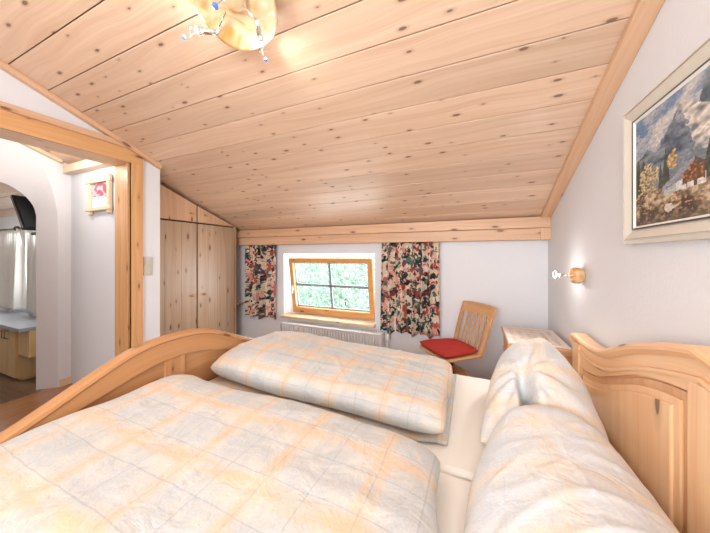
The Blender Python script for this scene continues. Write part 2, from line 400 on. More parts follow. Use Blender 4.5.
# ceiling trims (sloping strips along the side walls)
def rake(name,x0,x1,y0,y1,t,mat,zf=cz,sl=CB):
    b=math.atan(sl); m=MB(); mat4=Matrix.Translation((0,y0,zf(y0)))@Matrix.Rotation(-b,4,'X')
    m.box(x0,x1,0,(y1-y0)/math.cos(b),-t,0,1,.004,mat4); return struct(m.obj(name,mat))
rake('trim_right',.545,.62,YB,2.79,.030,M['beam'])
rake('trim_left',-2.62,-2.575,YB,1.575,.035,M['beam'])
rake('trim_hall',-3.68,-3.63,YB,1.30,.03,M['frame'])
# skirting
m=MB(); m.box(.60,.62,YB,2.89,0,.08,1,.003); struct(m.obj('baseboard_right',M['beam']))
m=MB(); m.box(-2.9,.60,2.87,2.89,0,.08,0,.003); struct(m.obj('baseboard_front',M['beam']))
# beam above the window wall
m=MB(); m.box(-3.10,.618,2.80,2.89,1.413,1.515,0,.004); m.box(-3.10,.618,2.785,2.89,1.517,1.612,0,.004)
b_=m.obj('ceiling_beam',M['beam']); tag(b_,'long pine beam with a moulded top running along the window wall under the ceiling','beam')
m=MB(); m.box(.545,.619,2.783,2.80,1.413,1.515,2,.002); m.obj('end_block',M['beam'],b_)

# door frame
dr=sroot('door_1',(-2.72,.87,0))
tz=lambda y,t: min(t,cz(y)-.038)
m=MB(); m.prism([(DY1,0),(DY1+.088,0),(DY1+.088,tz(DY1+.088,2.2)),(DY1,tz(DY1,DZ+.088))],0,-2.62,-2.595,2,.003); m.box(-2.62,-2.60,DY1-.0,DY1+.012,0,DZ,2); m.obj('casing',M['door'],dr)
m=MB(); m.box(-2.62,-2.595,DY0-.105,DY0,0,DZ+.105,2,.004); m.obj('casing',M['door'],dr)
m=MB(); m.prism([(DY0-.11,DZ),(DY1+.088,DZ),(DY1+.088,tz(DY1+.088,9)),(1.308,DZ+.11),(DY0-.11,DZ+.11)],0,-2.62,-2.594,1,.003); m.obj('header_board',M['door'],dr)
m=MB(); m.prism([(DY0-.13,DZ+.11),(1.306,DZ+.11),(1.19,DZ+.155),(DY0-.13,DZ+.155)],0,-2.62,-2.578,1,.006); m.obj('header_moulding',M['beam'],dr)
m=MB(); m.box(-2.84,-2.62,DY1,DY1+.03,0,DZ,2,.003); m.obj('jamb',M['door'],dr)
m=MB(); m.box(-2.84,-2.62,DY0-.03,DY0,0,DZ,2,.003); m.obj('jamb',M['door'],dr)
m=MB(); m.box(-2.84,-2.62,DY0-.03,DY1+.03,DZ,DZ+.03,1,.003); m.obj('head_jamb',M['frame'],dr)
m=MB(); m.box(-2.665,-2.64,DY1-.004,DY1,.92,1.155,2,.001); st=m.obj('strike_plate',M['steel'],dr); st['label']='dark metal strike plate'
m=MB(); m.box(-2.66,-2.622,DY1-.014,DY1,0,DZ,2,.003); m.obj('stop_bead',M['door'],dr)

# window: opening lined, pine sash tipped inwards at the top
w=sroot('window_1',(-1.63,3.0,.5))
m=MB(); m.box(OX0-.01,OX1+.01,2.825,3.13,.475,.505,0,.006); si=m.obj('window_sill',M['sill'],w)
m=MB()
for a in ((OX0,OX0+.045,.505,OZ1),(OX1-.045,OX1,.505,OZ1),(OX0+.045,OX1-.045,1.265,OZ1),(OX0+.045,OX1-.045,.505,.525)): m.box(a[0],a[1],3.05,3.12,a[2],a[3],0,.003)
m.obj('outer_frame',M['white'],w)
SX0,SX1=-2.195,-1.045; SH=.725
tilt=Matrix.Translation((0,3.035,.525))@Matrix.Rotation(math.radians(8.5),4,'X')
m=MB(); fw=.075
m.box(SX0,SX1,-.03,.02,0,fw,0,.006,tilt); m.box(SX0,SX1,-.03,.02,SH-fw*.8,SH,0,.006,tilt)
m.box(SX0,SX0+.06,-.03,.02,fw,SH-fw*.8,2,.006,tilt); m.box(SX1-.06,SX1,-.03,.02,fw,SH-fw*.8,2,.006,tilt)
sa=m.obj('sash',M['sash'],w)
m=MB(); m.box(SX0+.055,SX1-.055,-.004,.002,fw-.01,SH-fw*.8+.01,0,0,tilt); m.obj('pane',M['clear'],sa)
m=MB(); gx0,gx1,gz0,gz1=SX0+.058,SX1-.058,fw,SH-.062
xm=(gx0+gx1)/2; zm=(gz0+gz1)/2
for a in ((xm-.016,xm+.016,gz0,gz1),(gx0,gx1,zm-.016,zm+.016),(gx0,gx0+.014,gz0,gz1),(gx1-.014,gx1,gz0,gz1),(gx0,gx1,gz0,gz0+.016),(gx0,gx1,gz1-.012,gz1)): m.box(a[0],a[1],.012,.030,a[2],a[3],0,.002,tilt)
m.obj('glazing_bars',M['muntin'],sa)
m=MB(); m.box(SX0+.02,SX0+.045,-.04,-.03,.30,.37,2,.003,tilt); m.box(SX0+.027,SX0+.038,-.055,-.04,.26,.345,2,.003,tilt); m.obj('window_handle',M['white'],sa)
m=MB(); m.box(SX0+.12,SX0+.17,-.036,-.03,.012,.03,0,.002,tilt); m.obj('stay_catch',M['steel'],sa)

# made-up window framing the fill light behind the viewer
w=sroot('fill_window',(-.45,YB,.95)); m=MB()
for a in ((BX0,BX0+.07,BZ0,BZ1),(BX1-.07,BX1,BZ0,BZ1),(BX0+.07,BX1-.07,BZ1-.07,BZ1),(BX0+.07,BX1-.07,BZ0,BZ0+.07),(-.48,-.42,BZ0+.07,BZ1-.07)): m.box(a[0],a[1],YB-.13,YB-.07,a[2],a[3],0,.004)
m.obj('window_frame',M['sash'],w)

# ------------------------------------------------------------------ hall and kitchen beyond the doorway
outer=smooth_curve([(1.277,0,0),(1.277,1.43,0),(1.263,1.76,0),(1.196,2.06,0),(1.07,2.215,0),(.93,2.27,0),(.55,2.31,0)],6)
inner=smooth_curve([(1.169,0,0),(1.169,1.43,0),(1.165,1.68,0),(1.119,1.80,0),(1.04,1.88,0),(.93,1.927,0),(.55,1.99,0)],6)
bound=[(1.37,0,0),(1.37,1.43,0),(1.37,1.8,0),(1.37,cz(1.37),0),(1.15,cz(1.15),0),(.93,cz(.93),0),(.55,cz(.55),0)]
bnd=[]
for i in range(6):
    for k in range(6): bnd.append(tuple(Vector(bound[i]).lerp(Vector(bound[i+1]),k/6)))
bnd.append(bound[-1])
m=MB()
def mir(p): return (2*.55-p[0],)+tuple(p[1:])
lay=[]
for prof,x in ((bnd,-3.68),(outer,-3.68),(inner,-3.80),(bnd,-3.80)):
    full=list(prof)+[mir(p) for p in prof[-2::-1]]
    lay.append([m.bm.verts.new((x,p[0],min(p[1],cz(p[0])))) for p in full])
for A,B in zip(lay,lay[1:]):
    for i in range(len(A)-1):
        f=m.bm.faces.new([A[i],B[i],B[i+1],A[i+1]]); f.smooth=False
for A,B in ((lay[1],lay[2]),):
    for v in A[1:-1]:
        for f in v.link_faces: f.smooth=f.smooth
bmesh.ops.recalc_face_normals(m.bm,faces=m.bm.faces)
struct(m.obj('wall_arch',M['wall']))
wall('wall_arch_end',-3.80,-3.68,YB,2*.55-1.37)
m=MB(); m.box(-3.68,-3.665,1.285,1.37,0,.07,1,.003); struct(m.obj('baseboard_hall',M['frame']))
m=MB(); m.box(-3.66,-2.83,1.30,1.37,2.075,2.15,0,.005); tag(m.obj('cornice_beam',M['frame']),'short pale pine beam crossing the hallway wall above the small picture','beam')
# kitchen shell
m=MB()
KX0,KX1,KZ0,KZ1=-6.6,-4.05,.80,1.55
for a in ((-7.4,KX0,0,1.80),(KX1,-3.80,0,1.80),(KX0,KX1,0,KZ0),(KX0,KX1,KZ1,1.80)): m.box(a[0],a[1],1.47,1.56,a[2],a[3])
struct(m.obj('wall_kitchen_window',M['wall']))
m=MB(); m.box(-7.4,-7.3,YB,1.47,0,3.1); struct(m.obj('wall_kitchen_end',M['wall']))
w=sroot('window_3',(-5.3,1.5,.8)); m=MB()
x=KX0
for a in ((KX0,KX1,KZ0,KZ0+.05),(KX0,KX1,KZ1-.05,KZ1)): m.box(a[0],a[1],1.49,1.54,a[2],a[3],0,.003)
for x in (KX0,KX0+.8,KX0+1.62,KX1-.05): m.box(x,x+.05,1.49,1.54,KZ0+.05,KZ1-.05,2,.003)
m.obj('window_frame',M['white'],w)
m=MB(); m.box(KX0+.02,KX1-.02,1.51,1.515,KZ0+.03,KZ1-.03); m.obj('pane',M['clear'],w)
# curtain rod and voile curtains
rd=thing('curtain_rod',(-5.2,1.40,1.60),'black iron curtain rod with ball finial above the hallway side window','curtain rod')
m=MB(); m.tube([(-6.9,1.40,1.60),(-4.0,1.40,1.60)],.010,8); m.obj('rod',M['steel'],rd)
for x in (-6.4,-4.75): m=MB(); m.tube([(x,1.40,1.60),(x,1.468,1.60)],.008,6); m.obj('bracket',M['steel'],rd)
for x in (-5.05,-4.62):
    m=MB(); m.lathe([(0,-.03),(.02,-.024),(.032,0),(.02,.024),(0,.03)],Matrix.Translation((x,1.40,1.60))@Matrix.Rotation(PI/2,4,'Y'),12); m.obj('ring',M['steel'],rd)
def curtain(name,x0,x1,y,z0,z1,mat,label,amp=.02,waves=8,seed=0,taper=0,group=None,hem=.012,full=1.5):
    rnd=random.Random(seed); m=MB(); nx,nz=120,24; V=[]
    ph=[rnd.uniform(0,6) for _ in range(5)]
    for j in range(nz+1):
        t=j/nz; row=[]
        for i in range(nx+1):
            s_=i/nx
            u=s_+.018*math.sin(s_*9+ph[0]+t*1.2)
            a=amp*(.55+.45*t)*(1+.3*math.sin(5*s_+ph[1]))
            w=2*PI*waves*(u+.03*math.sin(7*s_+ph[2]))
            yy=y-a*math.sin(w+.5*math.sin(t*2+ph[3]))-.3*a*math.sin(2.3*w+ph[4]+t)
            xx=x0+(x1-x0)*(s_+.25/waves*math.cos(w)*.35); c=(x0+x1)/2; xx=c+(xx-c)*(1-taper*t)
            zz=z1+(z0-z1)*t+(hem*math.sin(w*.5+1)*t if j==nz else 0)
            row.append(m.bm.verts.new((xx,yy,zz)))
        V.append(row)
    for j in range(nz):
        for i in range(nx):
            f=m.bm.faces.new([V[j][i],V[j+1][i],V[j+1][i+1],V[j][i+1]]); f.smooth=True
            for l,(a,b) in zip(f.loops,((i,j),(i,j+1),(i+1,j+1),(i+1,j))): l[m.uv].uv=(a/nx*(x1-x0)*full+seed,b/nz*(z1-z0)*-1+seed)
    o=m.obj(name,mat,solid=.003); return tag(o,label,'curtain',group)
curtain('voile_curtain',-5.62,-4.93,1.41,.605,1.60,M['sheer'],'white voile curtain beyond the arch, the wider one on the left',.03,7,3,.12,group='voile curtains')
curtain('voile_curtain',-4.80,-4.33,1.41,.60,1.60,M['sheer'],'white voile curtain beyond the arch hanging below the black screen',.03,5,5,.10,group='voile curtains')
# low sideboard
sb=thing('sideboard',(-4.7,1.3,0),'maple sideboard with grey top and open knee space seen through the archway','sideboard')
m=MB(); m.box(-5.6,-3.93,1.10,1.46,.545,.58,0,.004); t_=m.obj('worktop',M['grey'],sb); t_['label']='grey speckled worktop'
m=MB(); m.box(-5.55,-4.20,1.17,1.46,.03,.545,2); m.box(-4.20,-3.95,1.17,1.46,.28,.545,2,.002); m.box(-4.19,-3.95,1.38,1.46,.0,.28,2); m.box(-5.5,-4.22,1.2,1.44,0,.03,2)
m.obj('carcass',M['maple'],sb)
for x0,x1,hx in ((-4.40,-4.215,-4.37),(-4.60,-4.41,-4.435),(-4.98,-4.61,-4.65),(-5.36,-4.99,-5.33)):
    m=MB(); m.box(x0,x1,1.152,1.17,.04,.535,2,.002); d=m.obj('cabinet_door',M['maple'],sb)
    m=MB(); m.tube([(hx,1.152,.42),(hx,1.125,.43),(hx,1.125,.50),(hx,1.152,.51)],.005,6); m.obj('door_handle',M['steel'],d)
# chair back seen behind the top
# screen on a tilting arm
tv=thing('television',(-3.976,1.262,1.690),'black flat screen tilted forwards under the kitchen ceiling beyond the arch','television')
La=Vector((.268,0,-.332)).normalized(); Lb=Vector((0,1,0)); Ln=La.cross(Lb)
R_=Matrix((La,Lb,Ln)).transposed().to_4x4(); R_.translation=Vector((-3.976,1.262,1.690))
m=MB(); m.box(-.213,.213,-.165,.165,-.018,.018,0,.005,R_); m.obj('screen_housing',M['black'],tv)
m=MB()
for a in (-1,1): m.box(-.195,.195,-.15,.15,a*.0185-.001,a*.0185+.001,0,0,R_)
m.obj('screen',plain('dark_screen',(.035,.045,.05),.12),tv)
m=MB(); m.tube([(-3.97,1.42,1.70),(-3.97,1.468,1.66)],.015,8); m.obj('wall_bracket',M['steel'],tv)
bx=MB(); bx.box(-4.02,-3.84,1.20,1.469,1.475,1.505,0,.008); o=bx.obj('mount_box',M['black'],tv)  # set-top receiver under the screen, deepened to reach the wall

# little framed picture in the hall (crossed log-cabin frame)
pr=thing('small_picture',(-3.11,1.37,1.83),'small picture in a crossed-log pine frame on the white hallway wall','picture')
px0,px1,pz0,pz1=-3.27,-2.955,1.70,1.955
for a,b_ in ((px0,'v'),(px1,'v'),(pz0,'h'),(pz1,'h')):
    m=MB()
    if b_=='v': m.box(a-.018,a+.018,1.335,1.365,pz0-.05,pz1+.05,2,.006)
    else: m.box(px0-.055,px1+.055,1.33,1.35,a-.018,a+.018,0,.006)
    m.obj('frame_bar',M['frame'],pr)
m=MB(); m.box(px0-.0,px1+.0,1.355,1.37,pz0,pz1); m.obj('backing',M['liner'],pr)
m=MB(); lay_=m.bm.loops.layers.float_color.new('Paint'); NX,NZ=24,18
for i in range(NX):
    for j in range(NZ):
        x0=px0+.02+(px1-px0-.04)*i/NX; x1=px0+.02+(px1-px0-.04)*(i+1)/NX; z0=pz0+.02+(pz1-pz0-.04)*j/NZ; z1=pz0+.02+(pz1-pz0-.04)*(j+1)/NZ
        f=m.bm.faces.new([m.bm.verts.new(p) for p in ((x0,1.353,z0),(x1,1.353,z0),(x1,1.353,z1),(x0,1.353,z1))])
        s_,t=i/NX,j/NZ; nn=noise.noise(Vector((s_*6,t*6,2)))
        c=(.80,.76,.75) if t<.38+.1*nn else ((.45,.06,.10) if nn+.4*(s_-.3)>.03 else (.62,.42,.45))
        for l in f.loops: l[lay_]=(*c,1)
m.obj('print',M['paint'],pr)

# switch and socket
sw=thing('light_switch',(-2.62,1.475,1.18),'cream double plate, rocker switch over socket, on the white strip beside the doorway','switch')
m=MB(); m.box(-2.62,-2.611,1.437,1.511,1.10,1.265,2,.003); m.obj('cover_plate',M['switch'],sw)
m=MB(); m.box(-2.611,-2.605,1.448,1.500,1.19,1.255,2,.002); m.obj('rocker',M['switch'],sw)
m=MB(); m.lathe([(.027,0),(.027,.003),(.021,.003),(.019,-.004),(0,-.004)],Matrix.Translation((-2.609,1.474,1.143))@Matrix.Rotation(PI/2,4,'Y'),24)
m.obj('socket',plain('socket_plastic',(.66,.62,.54),.4),sw)

# ------------------------------------------------------------------ wardrobe
wd=thing('wardrobe',(-3.17,2.15,0),'built-in pine wardrobe with two tall doors and sloping top panels','wardrobe')
def slab(x0,x1,y0,y1,z0,z1,mat,name,par,zt=None,bev=.003,g=2):
    m=MB()
    if zt: m.prism([(y0,z0),(y1,z0),(y1,zt(y1)),(y0,zt(y0))],0,x0,x1,g,bev)
    else: m.box(x0,x1,y0,y1,z0,z1,g,bev)
    return m.obj(name,mat,par)
ct=lambda y: cz(y)-.022
m=MB(); m.prism([(1.60,.0),(2.69,.0),(2.69,ct(2.69)),(1.60,ct(1.60))],0,-3.45,-2.905,2); m.obj('carcass',M['groove'],wd)
slab(-2.905,-2.878,2.668,2.692,0,0,M['ward'],'side_post',wd,ct)
slab(-3.45,-2.905,2.690,2.694,0,0,M['ward'],'side_panel',wd,ct)
for (y0,y1,ky,uy) in ((1.605,2.126,2.071,2.059),(2.144,2.660,2.219,2.232)):
    m=MB()
    n_=4 if y0>2 else 3
    for k in range(n_):
        a=y0+(y1-y0)*k/n_; b=y0+(y1-y0)*(k+1)/n_
        m.box(-2.905,-2.880,a+.0006,b-.0006,.08,1.636,2,.0015)
    d=m.obj('wardrobe_door',M['ward'],wd)
    m=MB(); m.lathe([(0,0),(.009,0),(.008,.012),(.016,.020),(.017,.028),(.010,.034),(0,.035)],Matrix.Translation((-2.880,ky,.822))@Matrix.Rotation(PI/2,4,'Y'),16); m.obj('knob',M['chair'],d)
    up=lambda y: cz(y)-.036
    m=MB(); m.prism([(y0,1.654),(y1,1.654),(y1,max(up(y1),1.657)),(y0,up(y0))],0,-2.905,-2.880,2,.002)
    d=m.obj('top_panel',M['beam'],wd)
    m=MB(); m.lathe([(0,0),(.009,0),(.008,.012),(.016,.020),(.017,.028),(.010,.034),(0,.035)],Matrix.Translation((-2.880,uy,1.745))@Matrix.Rotation(PI/2,4,'Y'),16); m.obj('knob',M['chair'],d)
m=MB(); m.box(-3.1,-2.915,2.70,2.889,.600,.622,0,.003); o=m.obj('corner_shelf',M['ward']); tag(o,'small pine shelf in the corner between wardrobe and left floral curtain','shelf')

# ------------------------------------------------------------------ curtains at the window
curtain('floral_curtain',-2.88,-2.335,2.84,.45,1.412,M['floral'],'short floral curtain left of the window, next to the wardrobe',.04,5.5,1,.03,hem=.02,group='floral curtains at the window')
curtain('floral_curtain',-.915,-.30,2.84,.45,1.412,M['floral'],'short floral curtain right of the window, beside the wooden chair',.038,6,2,.0,hem=.016,group='floral curtains at the window')

# radiator
rd=thing('radiator',(-1.5,2.80,.1),'white panel radiator with vertical fins below the window','radiator')
m=MB(); m.box(-2.19,-.885,2.765,2.78,.085,.425,0,.004); m.box(-2.19,-.885,2.835,2.85,.085,.425,0,.004)
x=-2.165
while x<-.905: m.box(x,x+.017,2.743,2.767,.11,.412,2,.004); x+=.036
m.obj('panel',M['white'],rd)
m=MB(); m.box(-2.195,-.88,2.742,2.855,.425,.438,0,.003)
m.obj('top_grille',M['white'],rd)
for x0 in (-2.20,-.885):
    m=MB(); m.box(x0,x0+.006,2.743,2.856,.085,.436,2,.001); m.obj('side_cover',M['white'],rd)
for x0 in (-2.0,-1.1): m=MB(); m.box(x0,x0+.04,2.85,2.888,.15,.35,2,.002); m.obj('bracket',M['white'],rd)
m=MB(); m.tube([(-.88,2.80,.40),(-.83,2.80,.40),(-.83,2.80,.02),(-.83,2.80,.0)],.009,8); m.lathe([(.018,-.03),(.022,-.02),(.022,.03),(.016,.04),(0,.04)],Matrix.Translation((-.83,2.80,.40)),14)
m.obj('valve',M['pipe'],rd)

# ------------------------------------------------------------------ bed
YC=1.02
bed=thing('double_bed',(-.5,YC,0),'pine double bed with arched panelled headboard and bowed footboard','bed')
hp=[(0,1.032),(.10,1.010),(.17,.990),(.23,.973),(.30,.950),(.37,.924),(.50,.867),(.58,.838),(.68,.822),(.79,.817),(.88,.824),(.93,.822),(.965,.808),(.985,.785)]
def crest(u): return lerpc(hp,abs(u))
HX0,HX1=.548,.592
sc=smooth_curve([(a,b,0) for a,b in hp],4)
half=[(p[0],p[1]) for p in sc]
top=[(YC-a,b) for a,b in half[::-1]]+[(YC+a,b) for a,b in half[1:]]
def band(lo):   # polygon between crest and a lower curve lo(u)
    return top+[(y,lo(abs(y-YC))) for y,_ in top[::-1]]
po=[(0.03,.905),(.065,.895),(.14,.884),(.23,.864),(.33,.832),(.46,.775),(.60,.715),(.72,.675),(.80,.66),(.90,.655)]
def pout(u): return lerpc(po,u)
ZL=.30
# top rail of the headboard, stiles, lower rail
m=MB(); N=len(top); 
for i in range(N-1):
    y0,z0=top[i]; y1,z1=top[i+1]
    m.prism([(y0,pout(abs(y0-YC))),(y1,pout(abs(y1-YC))),(y1,z1),(y0,z0)],0,HX0+.012,HX1,0)
bmesh.ops.remove_doubles(m.bm,verts=m.bm.verts,dist=1e-5)
ou=random.uniform(0,9)
for f in m.bm.faces:
    for l in f.loops: l[m.uv].uv=(l.vert.co.y*1+ou,l.vert.co.z-crest(l.vert.co.y-YC)*.6)
head=m.obj('headboard_rail',M['bed'],bed)
# moulded cap following the crest
def sweep(name,path,prof,mat,par):
    """path: (y,z) list; profile: (x, offset along normal) closed"""
    m=MB(); rings=[]; L=0; prev=None; us=[]
    for i,(y,z) in enumerate(path):
        a=path[max(i-1,0)]; b=path[min(i+1,len(path)-1)]
        ty,tz=b[0]-a[0],b[1]-a[1]; l=math.hypot(ty,tz); ny,nz=-tz/l,ty/l
        rings.append([m.bm.verts.new((x,y+ny*o,z+nz*o)) for x,o in prof])
        if prev: L+=math.hypot(y-prev[0],z-prev[1])
        prev=(y,z); us.append(L)
    n=len(prof); ou=random.uniform(0,20)
    for i in range(len(rings)-1):
        for k in range(n):
            f=m.bm.faces.new([rings[i][k],rings[i][(k+1)%n],rings[i+1][(k+1)%n],rings[i+1][k]])
            for l_,(a,b) in zip(f.loops,((i,k),(i,k+1),(i+1,k+1),(i+1,k))): l_[m.uv].uv=(us[a]+ou,b*.018)
    m.bm.faces.new(rings[0][::-1]); m.bm.faces.new(rings[-1])
    bmesh.ops.recalc_face_normals(m.bm,faces=m.bm.faces)
    return m.obj(name,mat,par)
sweep('headboard_cap',top,[(HX0-.014,-.016),(HX0-.018,-.006),(HX0-.014,.004),(HX0-.004,.008),(HX1+.004,.008),(HX1+.004,-.020),(HX0+.004,-.030),(HX0-.004,-.024)],M['bed'],bed)
lowg=[(y,crest(y-YC)-(.085 if abs(y-YC)<.5 else .085-.0*abs(y-YC))) for y,z in top if abs(y-YC)<.93]
sweep('headboard_bead',lowg,[(HX0+.014,-.010),(HX0+.004,-.008),(HX0+.001,0),(HX0+.004,.008),(HX0+.014,.010)],M['bed'],bed)
for y0,y1 in ((YC-.04,YC+.045),):
    m=MB(); m.box(HX0+.004,HX1-.005,y0,y1,ZL,.935,2,.003); m.obj('stile',M['bed'],bed)
for sg in (-1,1):
    a,b=sorted((YC+sg*.885,YC+sg*.985)); m=MB(); m.box(HX0+.002,HX1,a,b,0,.775,2,.006); m.obj('post',M['bed'],bed)
    # raised panel with stepped edge
    def pnl(u0,u1,off,x0,x1,z0,bev):
        us=[u0+(u1-u0)*k/20 for k in range(21)]
        pts=[(YC+sg*u,pout(u)-off) for u in us]; pts=[(YC+sg*u0,z0)]+pts+[(YC+sg*u1,z0)]
        m=MB(); m.prism(pts,0,x0,x1,2,bev); return m
    p1=pnl(.045,.885,-.004,HX0+.030,HX1-.005,ZL,0).obj('panel',M['bed'],bed)
    pnl(.056,.875,.008,HX0+.020,HX0+.031,ZL,.004).obj('panel_moulding',M['night'],bed)
    pnl(.088,.855,.036,HX0+.013,HX0+.026,ZL,.004).obj('panel_moulding',M['bed'],bed)
    pnl(.118,.845,.062,HX0+.006,HX0+.024,ZL,.006).obj('raised_panel',M['bed'],bed)
m=MB(); m.box(HX0+.005,HX1,YC-.885,YC+.885,.2,ZL+.02,1,.003); m.obj('lower_rail',M['bed'],bed)
# footboard
FX0,FX1=-1.545,-1.495
ft=[(0,.832),(.11,.826),(.20,.808),(.28,.778),(.36,.742),(.44,.705),(.52,.668),(.62,.625),(.74,.585),(.86,.56),(.95,.55)]
fl=[(0,.722),(.11,.716),(.20,.694),(.28,.672),(.36,.650),(.44,.628),(.52,.60),(.62,.562),(.74,.52),(.86,.49),(.95,.48)]
FC=.985
ftc=[(p[0],p[1]) for p in smooth_curve([(a,b,0) for a,b in ft],4)]
tp=[(FC-a,b) for a,b in ftc[::-1]]+[(FC+a,b) for a,b in ftc[1:]]
m=MB()
for (y0,z0),(y1,z1) in zip(tp,tp[1:]):
    m.prism([(y0,lerpc(fl,abs(y0-FC))),(y1,lerpc(fl,abs(y1-FC))),(y1,z1),(y0,z0)],0,FX0,FX1,1)
bmesh.ops.remove_doubles(m.bm,verts=m.bm.verts,dist=1e-5)
for f in m.bm.faces:
    for l in f.loops: l[m.uv].uv=(l.vert.co.y+3.3,l.vert.co.z-lerpc(ft,abs(l.vert.co.y-FC))*.8+l.vert.co.x)
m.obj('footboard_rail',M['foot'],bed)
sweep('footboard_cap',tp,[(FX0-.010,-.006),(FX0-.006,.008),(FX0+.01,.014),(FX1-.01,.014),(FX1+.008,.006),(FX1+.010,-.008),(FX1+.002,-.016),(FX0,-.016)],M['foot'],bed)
m=MB(); m.prism([(FC-.93,.20)]+[(FC+u,lerpc(fl,abs(u))+.02) for u in [k*.0465*2-.93 for k in range(21)]]+[(FC+.93,.20)],0,FX0+.014,FX1-.020,1); m.obj('panel',M['foot'],bed)
m=MB(); m.box(FX0+.006,FX1-.008,FC-.055,FC+.055,.20,.72,2,.003); m.obj('stile',M['foot'],bed)
for sg in (-1,1):
    a,b=sorted((FC+sg*.87,FC+sg*.96)); m=MB(); m.box(FX0,FX1,a,b,0,.56,2,.006); m.obj('post',M['foot'],bed)
    a,b=sorted((YC+sg*.915,YC+sg*.945)); m=MB(); m.box(FX1,HX0,a,b,.22,.42,0,.004); m.obj('side_rail',M['bed'],bed)
m=MB(); m.box(FX1,HX0,YC-.91,YC+.91,.28,.31,0); m.obj('slatted_base',M['bed'],bed)
for sg in (-1,1):
    a,b=sorted((YC+.02+sg*.003,YC+sg*.90+(.0))); m=MB()
    for f in m.box(-1.488,.535,a,b,.31,.497,0,.022): pass
    o=m.obj('mattress',M['sheet'],smooth=False)
    tag(o,('cream sheeted mattress on the window side of the bed' if sg>0 else 'cream sheeted mattress on the near side of the bed, mostly under the flat duvet'),'mattress','mattresses of the double bed')

# cloth bodies ------------------------------------------------------
def fbm(x,y,s,o=4,seed=0):
    return noise.fractal(Vector((x*s,y*s,seed)),.9,2.0,o)
def ridge(x,y,s,seed=0):
    return 1-abs(noise.noise(Vector((x*s,y*s,seed))))*2
def edge_samples(n,k=.45):
    out=[]
    for i in range(n+1):
        s=-1+2*i/n; out.append((1-k)*s+k*math.sin(PI/2*s))
    return out
def puff(name,mat,fx,hf,z0,nx,ny,mid=.3,wr=None,uvf=None,pn=(6,2.2),bot=lambda x,y:0,pv=None):
    """closed cushion: fx(u,v)->(x,y) outline, hf(x,y)->full height over z0"""
    m=MB(); U=edge_samples(nx); V=edge_samples(ny); T=[]; B=[]
    for v in V:
        rt=[];rb=[]
        for u in U:
            x,y=fx(u,v); h=hf(x,y); q_=pv or pn
            e=max(0,1-abs(u)**pn[0])**(1/pn[1])*max(0,1-abs(v)**q_[0])**(1/q_[1])
            zm_=z0+h*mid; zt=zm_+(h*(1-mid))*e
            w_=wr(x,y,u,v) if wr else 0
            rt.append(m.bm.verts.new((x,y,zt+w_*(.25+.75*e))))
            edge=abs(u)>.9999 or abs(v)>.9999
            if edge: rb.append(rt[-1])
            else: rb.append(m.bm.verts.new((x,y,z0+bot(x,y)+h*mid*(1-e)**2)))
        T.append(rt);B.append(rb)
    for j in range(ny):
        for i in range(nx):
            for A,rev in ((T,0),(B,1)):
                q=[A[j][i],A[j][i+1],A[j+1][i+1],A[j+1][i]]
                if rev: q=q[::-1]
                try: f=m.bm.faces.new(q)
                except ValueError: continue
                f.smooth=True
                for l in f.loops:
                    c=l.vert.co; l[m.uv].uv=uvf(c) if uvf else (c.x,c.y)
    bmesh.ops.recalc_face_normals(m.bm,faces=m.bm.faces)
    return m
# near duvet, folded flat on the near mattress
def fx1(u,v):
    rx,ry=.70,.44
    cu=u*(1-.035*v**6); cv=v*(1-.06*u**6)
    x=-.785+rx*cu+.012*math.sin(v*7); y=.565+ry*cv+.012*math.sin(u*6+1)+.008*noise.noise(Vector((u*5,v*5,3)))
    return x,y
def h1(x,y):
    return .185+.010*math.sin(x*3+1)+.03*max(0,-(x+1.05))-.025*max(0,x+.45)*2
def w1(x,y,u,v):
    d=.006*fbm(x,y,2.0,3,1)
    r=ridge(x*.35+y*.9,y*.4-x*.3,2.6,5); d+=.005*max(0,r-.80)/.20
    r=ridge(x*1.2-y*.3,y*.3+x,2.6,9); d+=.003*max(0,r-.80)/.20
    return d
m=puff('d',None,fx1,h1,.499,150,100,.32,w1,lambda c:(c.x+.9*c.z*0,c.y+c.z*.6),pn=(7,2.4))
o=m.obj('duvet',M['duvet'],smooth=True); tag(o,'large plaid duvet lying flat in the left foreground of the bed','duvet','plaid duvets on the bed')
# far duvet, rolled into a long bolster; a thin folded layer shows beneath it
def fx2(u,v):
    x=-.796+.694*u*(1-.012*v**4)+.008*math.sin(v*5); y=1.50+(.355+.010*math.sin(u*2.2+.6))*v*(1-.04*u**8)+.010*math.sin(u*5)
    return x,y
def h2(x,y):
    return .170-.028*max(0,(x+1.0)/.9)+.008*math.sin(x*4.2+.5)+.016*math.exp(-((x+1.2)/.22)**2)
def w2(x,y,u,v):
    d=.007*fbm(x,y,2.6,3,11)
    r=ridge(x*1.1+.4*y,y*.5,4.2,15); d+=.006*max(0,r-.78)/.22
    r=ridge(x*.4,y*1.6+.2*x,4.4,19); d+=.006*max(0,r-.78)/.22
    # crumpled right end
    e=max(0,(x+.35)/.3); d+=.016*e*noise.noise(Vector((x*16,y*11,4)))
    return d
m=puff('r',None,fx2,h2,.514,150,80,.42,w2,lambda c:(c.x+.13,c.y*1.0+c.z*1.1),pn=(12,2.6),pv=(3.2,2.0))
o=m.obj('duvet',M['duvet'],smooth=True); tag(o,'plaid duvet folded into a thick bolster on the window side of the bed','duvet','plaid duvets on the bed')
def fx2b(u,v):
    x=-.785+.695*u; y=1.49+.352*v+.012*math.sin(u*8+.4)+.008*math.sin(u*21)
    return x,y
m=puff('f',None,fx2b,lambda x,y:.024,.498,90,30,.4,lambda x,y,u,v:.004*math.sin(x*22+y*9),lambda c:(c.x,c.y),pn=(10,2))
ly=m.obj('folded_layer',M['duvet'],o,smooth=True)
